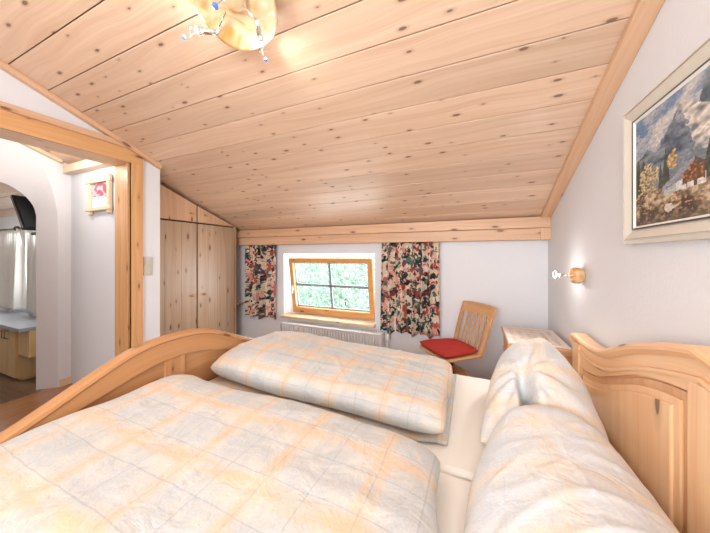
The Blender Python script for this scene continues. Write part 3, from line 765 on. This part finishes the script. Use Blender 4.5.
# pillows
def fxp(u,v):
    # foot of the propped pillow; its near left corner comes forward
    x=.262+.232*u*(1-.06*v**4)+.085*(v+1)/2*(1-u)/2; y=1.545+.245*v*(1-.05*u**4)
    y+= -.05*(1-u)*.5*(1-v)*.5*2; x+=-.012*(1-u)*.5*(1-v)*.5
    return x,y
def hp_(x,y):
    dx=(x-.295); 
    r=.36-.62*max(0,-dx-.02)**1.15*1.6-.50*max(0,dx-.02)**1.1*1.5
    f=1-.55*max(0,(1.58-y)/.34)**1.15
    return max(.09,r*f)
def wp(x,y,u,v):
    # valley that splits the front into two lobes
    cx=.215+.03*(1.45-y); k=max(0,min(1,(1.50-y)/.10))
    d=-.24*k*math.exp(-((x-cx)/.020)**2)
    a=math.atan2(x-.22,y-1.44+.001); rr=math.hypot(x-.22,y-1.44)
    d+=.010*math.sin(a*9+rr*12)*min(1,rr/.12)*(1-max(0,rr-.25)*2)
    d+=.010*fbm(x,y,6,3,31)
    return d
m=puff('p',None,fxp,hp_,.498,90,90,.28,wp,lambda c:(c.x+c.z*.3,c.y+c.z*.9),pn=(4.5,2.0))
o=m.obj('pillow',M['pillow'],smooth=True); tag(o,'pale plaid pillow plumped into a peak against the far headboard, next to the nightstand','pillow','plaid pillows on the bed')
def fxq(u,v):
    x=.240+.250*u*(1-.05*v**4)-.02*max(0,v)+.010*math.sin(v*4); y=.90+.47*v*(1-.05*u**4)
    x+=.15*max(0,v)**1.6*(1-u)*.5
    return x,y
def hq(x,y):
    return .200+.025*math.sin(y*4)+.02*math.sin(x*5)+.12*max(0,y-1.05)-.10*max(0,.12-x)
def wq(x,y,u,v):
    d=.007*fbm(x,y,3,3,41)
    r=ridge(x*.7+y*.25,y*1.5-x*.7,4.0,45); d+=.007*max(0,r-.75)/.25
    r=ridge(x*1.4,y*.6,5.5,49); d+=.004*max(0,r-.78)/.22
    return d
m=puff('q',None,fxq,hq,.499,80,110,.22,wq,lambda c:(c.x*.9+c.z*.5,c.y+.05),pn=(2.4,1.5),pv=(4,2))
o=m.obj('pillow',M['pillow_blue'],smooth=True); tag(o,'blue-white plaid pillow in the right foreground, lying along the headboard','pillow','plaid pillows on the bed')

# ------------------------------------------------------------------ nightstand with lace cloth
ns=thing('nightstand',(.41,2.38,0),'pine nightstand in the corner between the headboard and the window wall','nightstand')
NX0,NX1,NY0,NY1=.225,.597,2.125,2.625
m=MB(); m.box(NX0,NX1,NY0,NY1,.652,.676,0,.006); m.obj('tabletop',M['night'],ns)
m=MB(); m.box(NX0+.012,NX1,NY0+.012,NY1-.012,.628,.652,0,.008); m.obj('top_moulding',M['night'],ns)
m=MB(); m.box(NX0+.035,NX1,NY0+.03,NY1-.03,.06,.628,2,.003); m.obj('body',M['night'],ns)
m=MB(); m.box(NX0+.018,NX0+.035,NY0+.045,NY1-.045,.50,.615,1,.004); d=m.obj('drawer',M['night'],ns)
m=MB(); m.lathe([(0,0),(.008,0),(.007,.010),(.014,.018),(.009,.026),(0,.027)],Matrix.Translation((NX0+.018,2.375,.56))@Matrix.Rotation(-PI/2,4,'Y'),16); m.obj('knob',M['chair'],d)
m=MB(); m.box(NX0+.018,NX0+.035,NY0+.045,NY1-.045,.08,.485,2,.004); d=m.obj('cabinet_door',M['night'],ns)
m=MB(); m.lathe([(0,0),(.008,0),(.007,.010),(.014,.018),(.009,.026),(0,.027)],Matrix.Translation((NX0+.018,2.52,.32))@Matrix.Rotation(-PI/2,4,'Y'),16); m.obj('knob',M['chair'],d)
m=MB(); m.box(NX0+.03,NX1,NY0+.025,NY1-.025,0,.06,0,.003); m.obj('plinth',M['night'],ns)
m=MB(); nx,ny=40,50; V=[]
for j in range(ny+1):
    row=[]
    for i in range(nx+1):
        x=NX0+.008+(NX1-NX0-.02)*i/nx; y=NY0+.012+(NY1-NY0-.024)*j/ny
        row.append(m.bm.verts.new((x+.0015*math.sin(j*2.1),y+.0015*math.sin(i*2.4),.679+.0008*noise.noise(Vector((x*30,y*30,0))))))
    V.append(row)
for j in range(ny):
    for i in range(nx):
        f=m.bm.faces.new([V[j][i],V[j][i+1],V[j+1][i+1],V[j+1][i]])
        for l in f.loops: c=l.vert.co; l[m.uv].uv=(c.x-(NX0+NX1)/2,c.y-(NY0+NY1)/2)
o=m.obj('lace_cloth',M['lace'],solid=.002); tag(o,'white and brown patterned lace cloth spread on the nightstand top','table cloth')

# ------------------------------------------------------------------ swivel chair
CX,CY,CA=-.17,2.54,math.radians(220)     # faces left and a little forwards
ch=thing('swivel_chair',(CX,CY,0),'light wooden swivel chair with slatted back standing by the nightstand','chair')
ex=Vector((math.cos(CA),math.sin(CA),0)); ey=Vector((-ex.y,ex.x,0))
RM=Matrix((ex,ey,Vector((0,0,1)))).transposed().to_4x4(); RM.translation=Vector((CX,CY,0))
def loc(m):      # move mesh from chair space to the room
    for v in m.bm.verts: v.co=RM@v.co
    return m
def rsq(a,b,r,n=6,taper=0):
    pts=[]
    for cx_,cy_,s in ((a-r,b-r,0),(-(a-r),b-r,1),(-(a-r),-(b-r),2),(a-r,-(b-r),3)):
        for k in range(n+1):
            t=PI/2*(s+k/n); x=cx_+r*math.cos(t); y=cy_+r*math.sin(t); pts.append((x,y*(1+taper*x)))
    return pts
SZ=.445
m=MB(); m.prism(rsq(.215,.205,.07,6,.35),2,SZ-.022,SZ,0,.008); loc(m).obj('seat',M['chair'],ch)
# back: two curved uprights, broad top rail, slats
def upr(t): # x,z of the back plane
    return -.175-.085*t-.035*t*t, SZ+.375*t
for sg in (-1,1):
    m=MB(); pts=[(-.13,sg*.168,SZ-.012)]+[(upr(k/8)[0]+(.012 if k==0 else 0),sg*(.172+.012*k/8),upr(k/8)[1]) for k in range(0,9)]
    for p,q in zip(pts,pts[1:]): m.bar(p,q,.024,.040,(0,1,0),.004)
    loc(m).obj('back_upright',M['chair'],ch)
m=MB(); R=[]
for j,(t,dt) in enumerate(((.80,0),(1.03,0))):
    for off in (-.010,.010):
        R.append([m.bm.verts.new((upr(t)[0]+off-.022*(1-(y/.2)**2),y,upr(t)[1]+(.008*(1-(y/.2)**2) if j else 0))) for y in [(-.205+.41*k/16) for k in range(17)]])
for k in range(16):
    for A,B in ((R[0],R[1]),(R[1],R[3]),(R[3],R[2]),(R[2],R[0])): m.bm.faces.new([A[k],A[k+1],B[k+1],B[k]])
m.bm.faces.new([R[0][0],R[1][0],R[3][0],R[2][0]]); m.bm.faces.new([R[0][16],R[2][16],R[3][16],R[1][16]])
bmesh.ops.recalc_face_normals(m.bm,faces=m.bm.faces)
for f in m.bm.faces: f.normal_update()
m._uv(m.bm.faces,1); loc(m).obj('top_rail',M['chair'],ch)
for y in (-.108,-.054,0,.054,.108):
    m=MB(); pts=[(upr(k/6*.84)[0]-.010*math.sin(k/6*PI)-.018*(k/6)*(1-(y/.2)**2),y,upr(k/6*.84)[1]-(.004 if k==0 else 0)) for k in range(7)]
    for p,q in zip(pts,pts[1:]): m.bar(p,q,.010,.022,(0,1,0),.002)
    loc(m).obj('back_slat',M['chair'],ch)
m=MB(); m.lathe([(.0,SZ-.022),(.05,SZ-.024),(.05,SZ-.04),(.024,SZ-.06),(.022,.30),(.030,.29),(.030,.21),(0,.21)],Matrix(),20); loc(m).obj('column',M['steel'],ch)
for k in range(4):
    a=PI/4+k*PI/2; m=MB(); pr_=[(0.015,.285),(.06,.280),(.13,.235),(.20,.135),(.235,.035)]; q=smooth_curve([(r,z,0) for r,z in pr_],5)
    for p1,p2 in zip(q,q[1:]): m.bar((p1[0]*math.cos(a),p1[0]*math.sin(a),p1[1]),(p2[0]*math.cos(a),p2[0]*math.sin(a),p2[1]),.040,.05,(0,0,1),.004)
    loc(m).obj('leg',M['chair'],ch)
    m=MB(); m.lathe([(0,-.016),(.020,-.014),(.024,0),(.020,.014),(0,.016)],Matrix.Translation((.235*math.cos(a),.235*math.sin(a),.0245))@Matrix.Rotation(a+PI/2,4,'Z')@Matrix.Rotation(PI/2,4,'Y'),12); loc(m).obj('caster',M['steel'],ch)
def fxc(u,v):
    x=.022+.192*u*(1-.08*v**4); y=.19*v*(1-.06*u**4)*(1+.12*u)
    return x,y
m=puff('c',None,fxc,lambda x,y:.060,SZ+.001,60,60,.4,lambda x,y,u,v:.004*math.sin((y+.25*x)*150),lambda c:(c.x,c.y),pn=(3,2)); loc(m)
o=m.obj('seat_cushion',M['red'],smooth=True); tag(o,'red ribbed cushion lying on the wooden swivel chair seat','cushion')

# ------------------------------------------------------------------ large framed painting
P=thing('painting',(.60,1.05,1.6),'large Alpine landscape painting in a wide cream frame on the right wall','painting')
AY0,AY1,AZ0,AZ1=.60,1.498,1.325,1.868
fwd=.068
def mold(name,w0,w1,xs,xe,mat):
    """mitred frame ring between insets w0 and w1"""
    m=MB(); 
    def rc(i,x): return [m.bm.verts.new((x,y,z)) for y,z in ((AY0+i,AZ0+i),(AY1-i,AZ0+i),(AY1-i,AZ1-i),(AY0+i,AZ1-i))]
    a=rc(w0,.62); b=rc(w0,xs); c=rc(w1,xe); d=rc(w1,.62)
    for k in range(4):
        n=(k+1)%4
        for A,B in ((a,b),(b,c),(c,d)): m.bm.faces.new([A[k],A[n],B[n],B[k]])
    bmesh.ops.recalc_face_normals(m.bm,faces=m.bm.faces); return m.obj(name,mat,P)
mold('frame',0,.012,.588,.580,M['cream'])
mold('frame_step',.012,.020,.586,.586,M['cream'])
mold('frame_cove',.020,.056,.580,.598,M['cream'])
mold('frame_lip',.056,.060,.590,.590,M['steel'])
mold('frame_liner',.060,fwd,.592,.598,M['liner'])
LY0,LY1,LZ0,LZ1=AY0+fwd,AY1-fwd,AZ0+fwd-.004,AZ1-fwd+.014
m=MB(); pl=m.bm.loops.layers.float_color.new('Paint'); NX,NZ=230,130
ridge1=[(-.05,.60),(.0,.62),(.06,.66),(.10,.69),(.16,.63),(.22,.68),(.27,.76),(.32,.86),(.345,.88),(.38,.82),(.43,.78),(.50,.70),(.58,.62),(.7,.66),(.8,.55),(1.05,.5)]
ridge2=[(.36,.60),(.42,.76),(.47,.95),(.52,1.05),(.62,.95),(.72,.78),(.85,.66),(1.1,.6)]
def mixc(a,b,t): t=max(0,min(1,t)); return tuple(a[i]*(1-t)+b[i]*t for i in range(3))
def paint(s,t):
    n1=noise.fractal(Vector((s*7,t*7,1)),.8,2,4); n2=noise.noise(Vector((s*26,t*30,5))); n3=noise.noise(Vector((s*60,t*60,8)))
    # sky with clouds
    c=mixc((.10,.20,.36),(.22,.33,.48),1-t)
    d=s*.8-t*.75+.42+.10*n1
    cl=math.exp(-((d-.05)/.07)**2)*1.0+math.exp(-((d+.14)/.05)**2)*.5
    if t>.5: c=mixc(c,(.58,.55,.53),cl+.35*max(0,n1)+(.6 if s<.18 and t<.85 else 0)*(.6+n1))
    r2=lerpc(ridge2,s)+.02*n2 if s>.36 else 0
    if t<r2: c=mixc((.09,.12,.15),(.22,.25,.27),.5+n1*.8+.5*n2)
    r1=lerpc(ridge1,s)+.012*n2
    if t<r1:
        depth=(r1-t)
        c=mixc((.055,.085,.13),(.24,.28,.33),.45+.9*noise.noise(Vector((s*10-t*6,t*16+s*6,22)))+.5*n2)
        lit=noise.noise(Vector((s*9+t*6,t*11-s*5,12)))+.9*math.exp(-((s-.44-.5*(.75-t))/.10)**2)-.25
        if s>.315+(.87-t)*.26+.03*n2 and t>.47-.1*n1 and s<.60: c=mixc((.16,.17,.19),(.70,.64,.57),.72+1.3*noise.noise(Vector((s*14+t*9,t*22-s*8,12)))+.5*n2)
        elif lit>.35: c=mixc(c,(.40,.42,.45),.5)
        if depth<.03 and s<.2: c=mixc(c,(.50,.54,.58),.6)
        if t<.50: c=mixc(c,(.24,.27,.30),.6)
    # tree belts
    tb=.50+.05*math.sin(s*40)+.05*n2
    if s<.09 and t<.46+.16*abs(math.sin(s*70))*(1-s*4): c=mixc((.035,.04,.03),(.10,.09,.05),.5+n2)
    g=((s-.10)/.085)**2+((t-.38)/.15)**2
    if g<.75+1.3*n2+.7*n3: c=mixc((.16,.12,.06),(.58,.47,.28),.5+1.3*n3+.9*n2)
    for a,w_,h_,top_ in ((.235,.030,.30,.60),(.20,.022,.25,.50),(.48,.05,.3,.52),(.56,.05,.3,.56),(.66,.06,.3,.5)):
        if t<top_ and t>.25 and abs(s-a)<w_*(top_-t)/h_*(1+.35*n3): c=mixc((.03,.045,.04),(.09,.10,.07),.4+n2)
    if ((s-.275)/.035)**2+((t-.47)/.075)**2<.7+1.2*n2+.6*n3: c=mixc((.34,.20,.07),(.58,.40,.18),.5+1.5*n3)
    # meadow and rocks
    if t<.27+.02*n1+.02*math.sin(s*9):
        c=mixc((.07,.045,.028),(.40,.29,.17),.5+1.1*n1+1.2*n2+.5*n3)
        if n2+.6*n1+.5*n3>.36: c=mixc(c,(.60,.49,.36),.8)
        if n3>.38: c=(.48,.22,.14)
        if t<.10: c=mixc(c,(.07,.05,.035),.75-t*4)
        if ((s-.255)/.03)**2+((t-.115)/.035)**2<1: c=(.60,.53,.46)
    # chalet
    if .22<s<.46 and .225<t<.30 and t<.25+.35*(s-.2): c=(.62,.60,.58) if s>.30 else (.42,.42,.44)
    if .34<s<.455 and .255<t<.41-abs(s-.405)*1.3: c=(.15,.075,.035) if n3<.25 else (.42,.17,.07)
    if .36<s<.45 and .225<t<.262: c=(.66,.64,.60) if int(s*60)%3 else (.10,.07,.05)
    if .215<s<.405 and abs(t-(.27+(s-.215)*.76))<.013+.010*(s<.34): c=(.30,.31,.34)
    if .405<s<.47 and abs(t-(.415-(s-.405)*1.1))<.012: c=(.10,.08,.07)
    k=1+.45*n3
    return tuple(max(0,min(1,v*k)) for v in c)
VV=[[m.bm.verts.new((.600+.0,LY1-(LY1-LY0)*i/NX,LZ0+(LZ1-LZ0)*j/NZ)) for i in range(NX+1)] for j in range(NZ+1)]
for j in range(NZ):
    for i in range(NX):
        f=m.bm.faces.new([VV[j][i],VV[j+1][i],VV[j+1][i+1],VV[j][i+1]]); c=paint((i+.5)/NX,(j+.5)/NZ)
        for l in f.loops: l[pl]=(*c,1)
bmesh.ops.recalc_face_normals(m.bm,faces=m.bm.faces)
cv=m.obj('canvas',M['paint'],P,solid=.004)

# ------------------------------------------------------------------ lamps
def crystal(m,p,r):
    bmesh.ops.create_icosphere(m.bm,subdivisions=1,radius=r,matrix=Matrix.Translation(p))
def spot_head(par,base,d,L=.055,chrom=True):
    """chrome sleeve from base along d, clear flared cup, wire with blue crystal"""
    d=Vector(d).normalized(); q=Vector((0,0,1)).rotation_difference(d).to_matrix().to_4x4(); q.translation=Vector(base)
    m=MB(); m.lathe([(0,0),(.008,0),(.009,L*.5),(.013,L),(.011,L),(0,L*.8)],q,16); h=m.obj('spot_sleeve',M['chrome'],par)
    m=MB(); m.lathe([(.010,L*.8),(.022,L*1.0),(.034,L*1.5),(.033,L*1.52),(.021,L*1.02),(.009,L*.82)],q,20); m.obj('glass_cup',M['clear'],h,smooth=True)
    m=MB(); m.lathe([(0,L*1.0),(.006,L*1.05),(.007,L*1.2),(0,L*1.32)],q,10); m.obj('bulb',M['bulb'],h)
    return q
LC=Vector((-.875,.825,cz(.825)))
bn=Vector((0,-math.sin(math.atan(CB)),-math.cos(math.atan(CB))))       # points down out of the ceiling
q=Vector((0,0,1)).rotation_difference(bn).to_matrix().to_4x4(); q.translation=LC
cl=thing('ceiling_lamp',tuple(LC),'round amber glass ceiling lamp with chrome spots and blue crystals','lamp')
m=MB(); m.lathe([(0,0),(.07,0),(.075,.01),(.06,.035),(.03,.045),(0,.045)],q,32); m.obj('ceiling_rose',M['cream'],cl)
m=MB(); prof=[(0,.050),(.06,.050),(.10,.054),(.145,.068),(.178,.092),(.186,.100),(.184,.106),(.172,.100),(.14,.080),(.10,.066),(.06,.062),(0,.062)]
m.lathe(prof,q,48)
for v in m.bm.verts:
    r=(v.co-LC); a=math.atan2(r.y,r.x); k=max(0,(r.length-.09))*.10*math.sin(3*a+.6); v.co+=bn*k+Vector((r.x,r.y,0))*k*.6
gl=m.obj('glass_dish',M['amber'],cl,smooth=True)
m=MB(); m.lathe([(0,.062),(.045,.062),(.055,.075),(.045,.088),(.02,.094),(0,.095)],q,24); m.obj('centre_cap',M['amber'],cl,smooth=True)
def lp(a,b,c): return q@Vector((a,b,c))
e1=Vector((1,0,0)); e2=bn.cross(e1)
def frame(p): # world point from (along x, up-slope y, below the ceiling)
    return LC+e1*p[0]+Vector((0,math.cos(math.atan(CB)),-math.sin(math.atan(CB))))*p[1]+bn*p[2]
heads=[((-.150,.070,.105),(-.225,.030,.12),(-.300,.030,.13)),((.060,.085,.105),(.022,.175,.125),(.012,.215,.14)),((.03,-.15,.10),(.09,-.21,.12),(.12,-.25,.13))]
for a,b,c in heads:
    A,B,C_=frame(a),frame(b),frame(c); d=(B-A).normalized()
    m=MB(); m.tube([frame((a[0]*.4,a[1]*.4,.09)),A],.004,6); m.obj('arm',M['chrome'],cl)
    q2=Vector((0,0,1)).rotation_difference(d).to_matrix().to_4x4(); q2.translation=A
    m=MB(); m.lathe([(0,0),(.011,0),(.013,.03),(.014,.075),(.012,.077),(0,.07)],q2,18); h=m.obj('spot_sleeve',M['chrome'],cl)
    m=MB(); m.lathe([(.014,.05),(.022,.07),(.038,.098),(.037,.100),(.021,.073),(.013,.053)],q2,22); m.obj('glass_cup',M['clear'],h,smooth=True)
    m=MB(); m.lathe([(0,.078),(.007,.080),(.008,.088),(0,.093)],q2,10); m.obj('bulb',M['bulb'],h)
    m=MB(); m.tube([A+d*.06,A+d*.09+bn*.025,C_-d*.02+bn*.012,C_],.0014,5); wr_=m.obj('wire',M['chrome'],h)
    m=MB(); crystal(m,C_,.010); m.obj('crystal',M['blue'],h)
m=MB(); A=frame((-.052,-.015,.135)); crystal(m,A,.014); m.tube([frame((-.03,-.01,.09)),A],.0015,5); m.obj('crystal',M['blue'],cl)
# wall lamp above the nightstand
WL=Vector((.62,2.05,1.155))
wl=thing('wall_lamp',tuple(WL),'small amber glass wall lamp with a lit chrome spot above the nightstand','lamp')
q=Vector((0,0,1)).rotation_difference(Vector((-1,0,0))).to_matrix().to_4x4(); q.translation=WL
m=MB(); m.lathe([(0,0),(.030,0),(.042,.008),(.050,.026),(.050,.045),(.042,.062),(.036,.060),(.028,.040),(0,.035)],q,28); m.obj('glass_plate',M['amber'],wl,smooth=True)
m=MB(); m.tube([WL+Vector((-.02,0,0)),WL+Vector((-.055,.015,-.002)),WL+Vector((-.075,.03,-.004))],.004,6); m.obj('arm',M['chrome'],wl)
spot_head(wl,WL+Vector((-.070,.03,-.004)),(-.6,.55,.03),.045)
m=MB()
for k in range(12):
    a=2*PI*k/12; c_=WL+Vector((-.125,.085,0)); crystal(m,c_+Vector((.5*math.cos(a)*.024,.6*math.cos(a)*.024,math.sin(a)*.026)),.004)
m.tube([WL+Vector((-.125,.085,0))+Vector((.5*math.cos(2*PI*k/20)*.024,.6*math.cos(2*PI*k/20)*.024,math.sin(2*PI*k/20)*.026)) for k in range(20)],.0016,5,closed=True)
m.tube([WL+Vector((-.09,.05,-.004)),WL+Vector((-.125+.012,.085+.0144,0))],.0015,5)
m.obj('crystal_ring',M['chrome'],wl)

# ------------------------------------------------------------------ outside
m=MB(); m.box(-14,8,3.2,18,-3.2,-3.1); struct(m.obj('ground',M['grass']))
def tree(cx_,cy_,zc,r,n,label):
    t=thing('garden_tree',(cx_,cy_,-3.1),label,'tree','trees outside the window')
    m=MB(); m.tube([(cx_,cy_,-3.1),(cx_+.1,cy_,-1.5),(cx_,cy_,zc)],[.18,.13,.05],10); m.obj('trunk',M['bark'],t)
    m=MB(); rn=random.Random(int(cx_*10)+5)
    for _ in range(n):
        v=Vector((rn.gauss(0,1),rn.gauss(0,1),rn.gauss(0,1))).normalized()*r*rn.random()**.4; p=Vector((cx_,cy_,zc))+v
        if p.y<3.5: continue
        s=rn.uniform(.04,.10); R=Euler((rn.uniform(0,6),rn.uniform(0,6),rn.uniform(0,6))).to_matrix()
        m.bm.faces.new([m.bm.verts.new(p+R@Vector(q_)) for q_ in ((-s,0,0),(0,-s*.35,0),(s,0,0),(0,s*.35,0))])
    f_=m.obj('foliage',M['leaf'],t); f_['kind']='stuff'
tree(-2.9,6.2,.25,1.6,6000,'bright green tree outside filling most of the tilted window')
tree(-6.3,9.8,.2,2.0,7000,'bright green tree further off at the left edge of the tilted window')

# ------------------------------------------------------------------ light
wd_=bpy.data.worlds.new('World'); bpy.context.scene.world=wd_; wd_.use_nodes=True
wd_.node_tree.nodes['Background'].inputs[0].default_value=(.80,.91,1,1); wd_.node_tree.nodes['Background'].inputs[1].default_value=2.2
def light(kind,name,loc,energy,col=(1,1,1),size=.1,rot=None,size_y=None,spot=None,target=None):
    l=bpy.data.lights.new(name,kind); l.energy=energy; l.color=col
    if kind=='AREA':
        l.size=size
        if size_y: l.shape='RECTANGLE'; l.size_y=size_y
    else: l.shadow_soft_size=size
    if spot: l.spot_size=spot; l.spot_blend=.8
    o=bpy.data.objects.new(name,l); COL.objects.link(o); o.location=loc
    if target: o.rotation_euler=(Vector(target)-Vector(loc)).to_track_quat('-Z','Y').to_euler()
    elif rot: o.rotation_euler=rot
    return o
WARM=(1,.97,.935)
for a,b,c in heads:
    A,B=frame(a),frame(b); d=(B-A).normalized(); p=A+d*.115+bn*.01
    light('POINT','ceiling_spot_light',tuple(p),.7,WARM,.03)
    light('SPOT','ceiling_spot_beam',tuple(p),5.5,WARM,.04,spot=math.radians(150),target=tuple(p+d*.5+bn*.8))
light('POINT','wall_lamp_light',tuple(WL+Vector((-.135,.085,0))),1.4,WARM,.025)
light('SPOT','wall_lamp_beam',tuple(WL+Vector((-.14,.088,0))),13,WARM,.03,spot=math.radians(150),target=(-.5,1.5,.5))
light('SPOT','ceiling_patch_light',tuple(frame((.025,.185,.125))),1.5,WARM,.03,spot=math.radians(85),target=tuple(frame((.12,.34,0))))
light('AREA','rear_window_daylight',((BX0+BX1)/2,YB-.02,(BZ0+BZ1)/2),84,(.94,.97,1),BX1-BX0-.2,None,BZ1-BZ0-.2,target=((BX0+BX1)/2+.7,1.2,2.6))  # unseen fill from behind, added to brighten the room and ceiling
light('AREA','front_window_daylight',(-1.63,3.16,.92),26,(.88,.95,1),1.15,None,.7,target=(-1.63,0,1.2))
light('AREA','kitchen_window_daylight',(-5.3,1.46,1.2),30,(.92,.97,1),2.3,None,.7,target=(-5.3,-1,.8))
light('POINT','hall_light',(-3.12,1.0,2.10),9.5,(1,.97,.94),.08)
light('POINT','kitchen_light',(-4.9,.2,1.9),14,(1,.95,.88),.1)  # added fill that lifts the room side of the voile curtains
light('SPOT','picture_light',(-3.12,1.0,2.18),2,(1,.97,.94),.03,spot=math.radians(70),target=(-3.1,1.37,1.85))
light('SUN','sun',(0,-5,8),5,(1,.97,.92),math.radians(1),target=(-.6,-1.2,0))

# ------------------------------------------------------------------ camera
cam=bpy.data.cameras.new('camera'); co=bpy.data.objects.new('camera',cam); COL.objects.link(co)
cam.sensor_width=36; cam.lens=36*271.5/710; cam.clip_start=.02
cam.shift_y=-(255-266.5)/710*-1
co.location=(0,0,H); co.rotation_euler=(PI/2,0,math.radians(23.3))
S=bpy.context.scene; S.camera=co
S.view_settings.view_transform='Standard'; S.view_settings.look='None'; S.view_settings.exposure=.08; S.view_settings.gamma=1; S.view_settings.use_curve_mapping=False
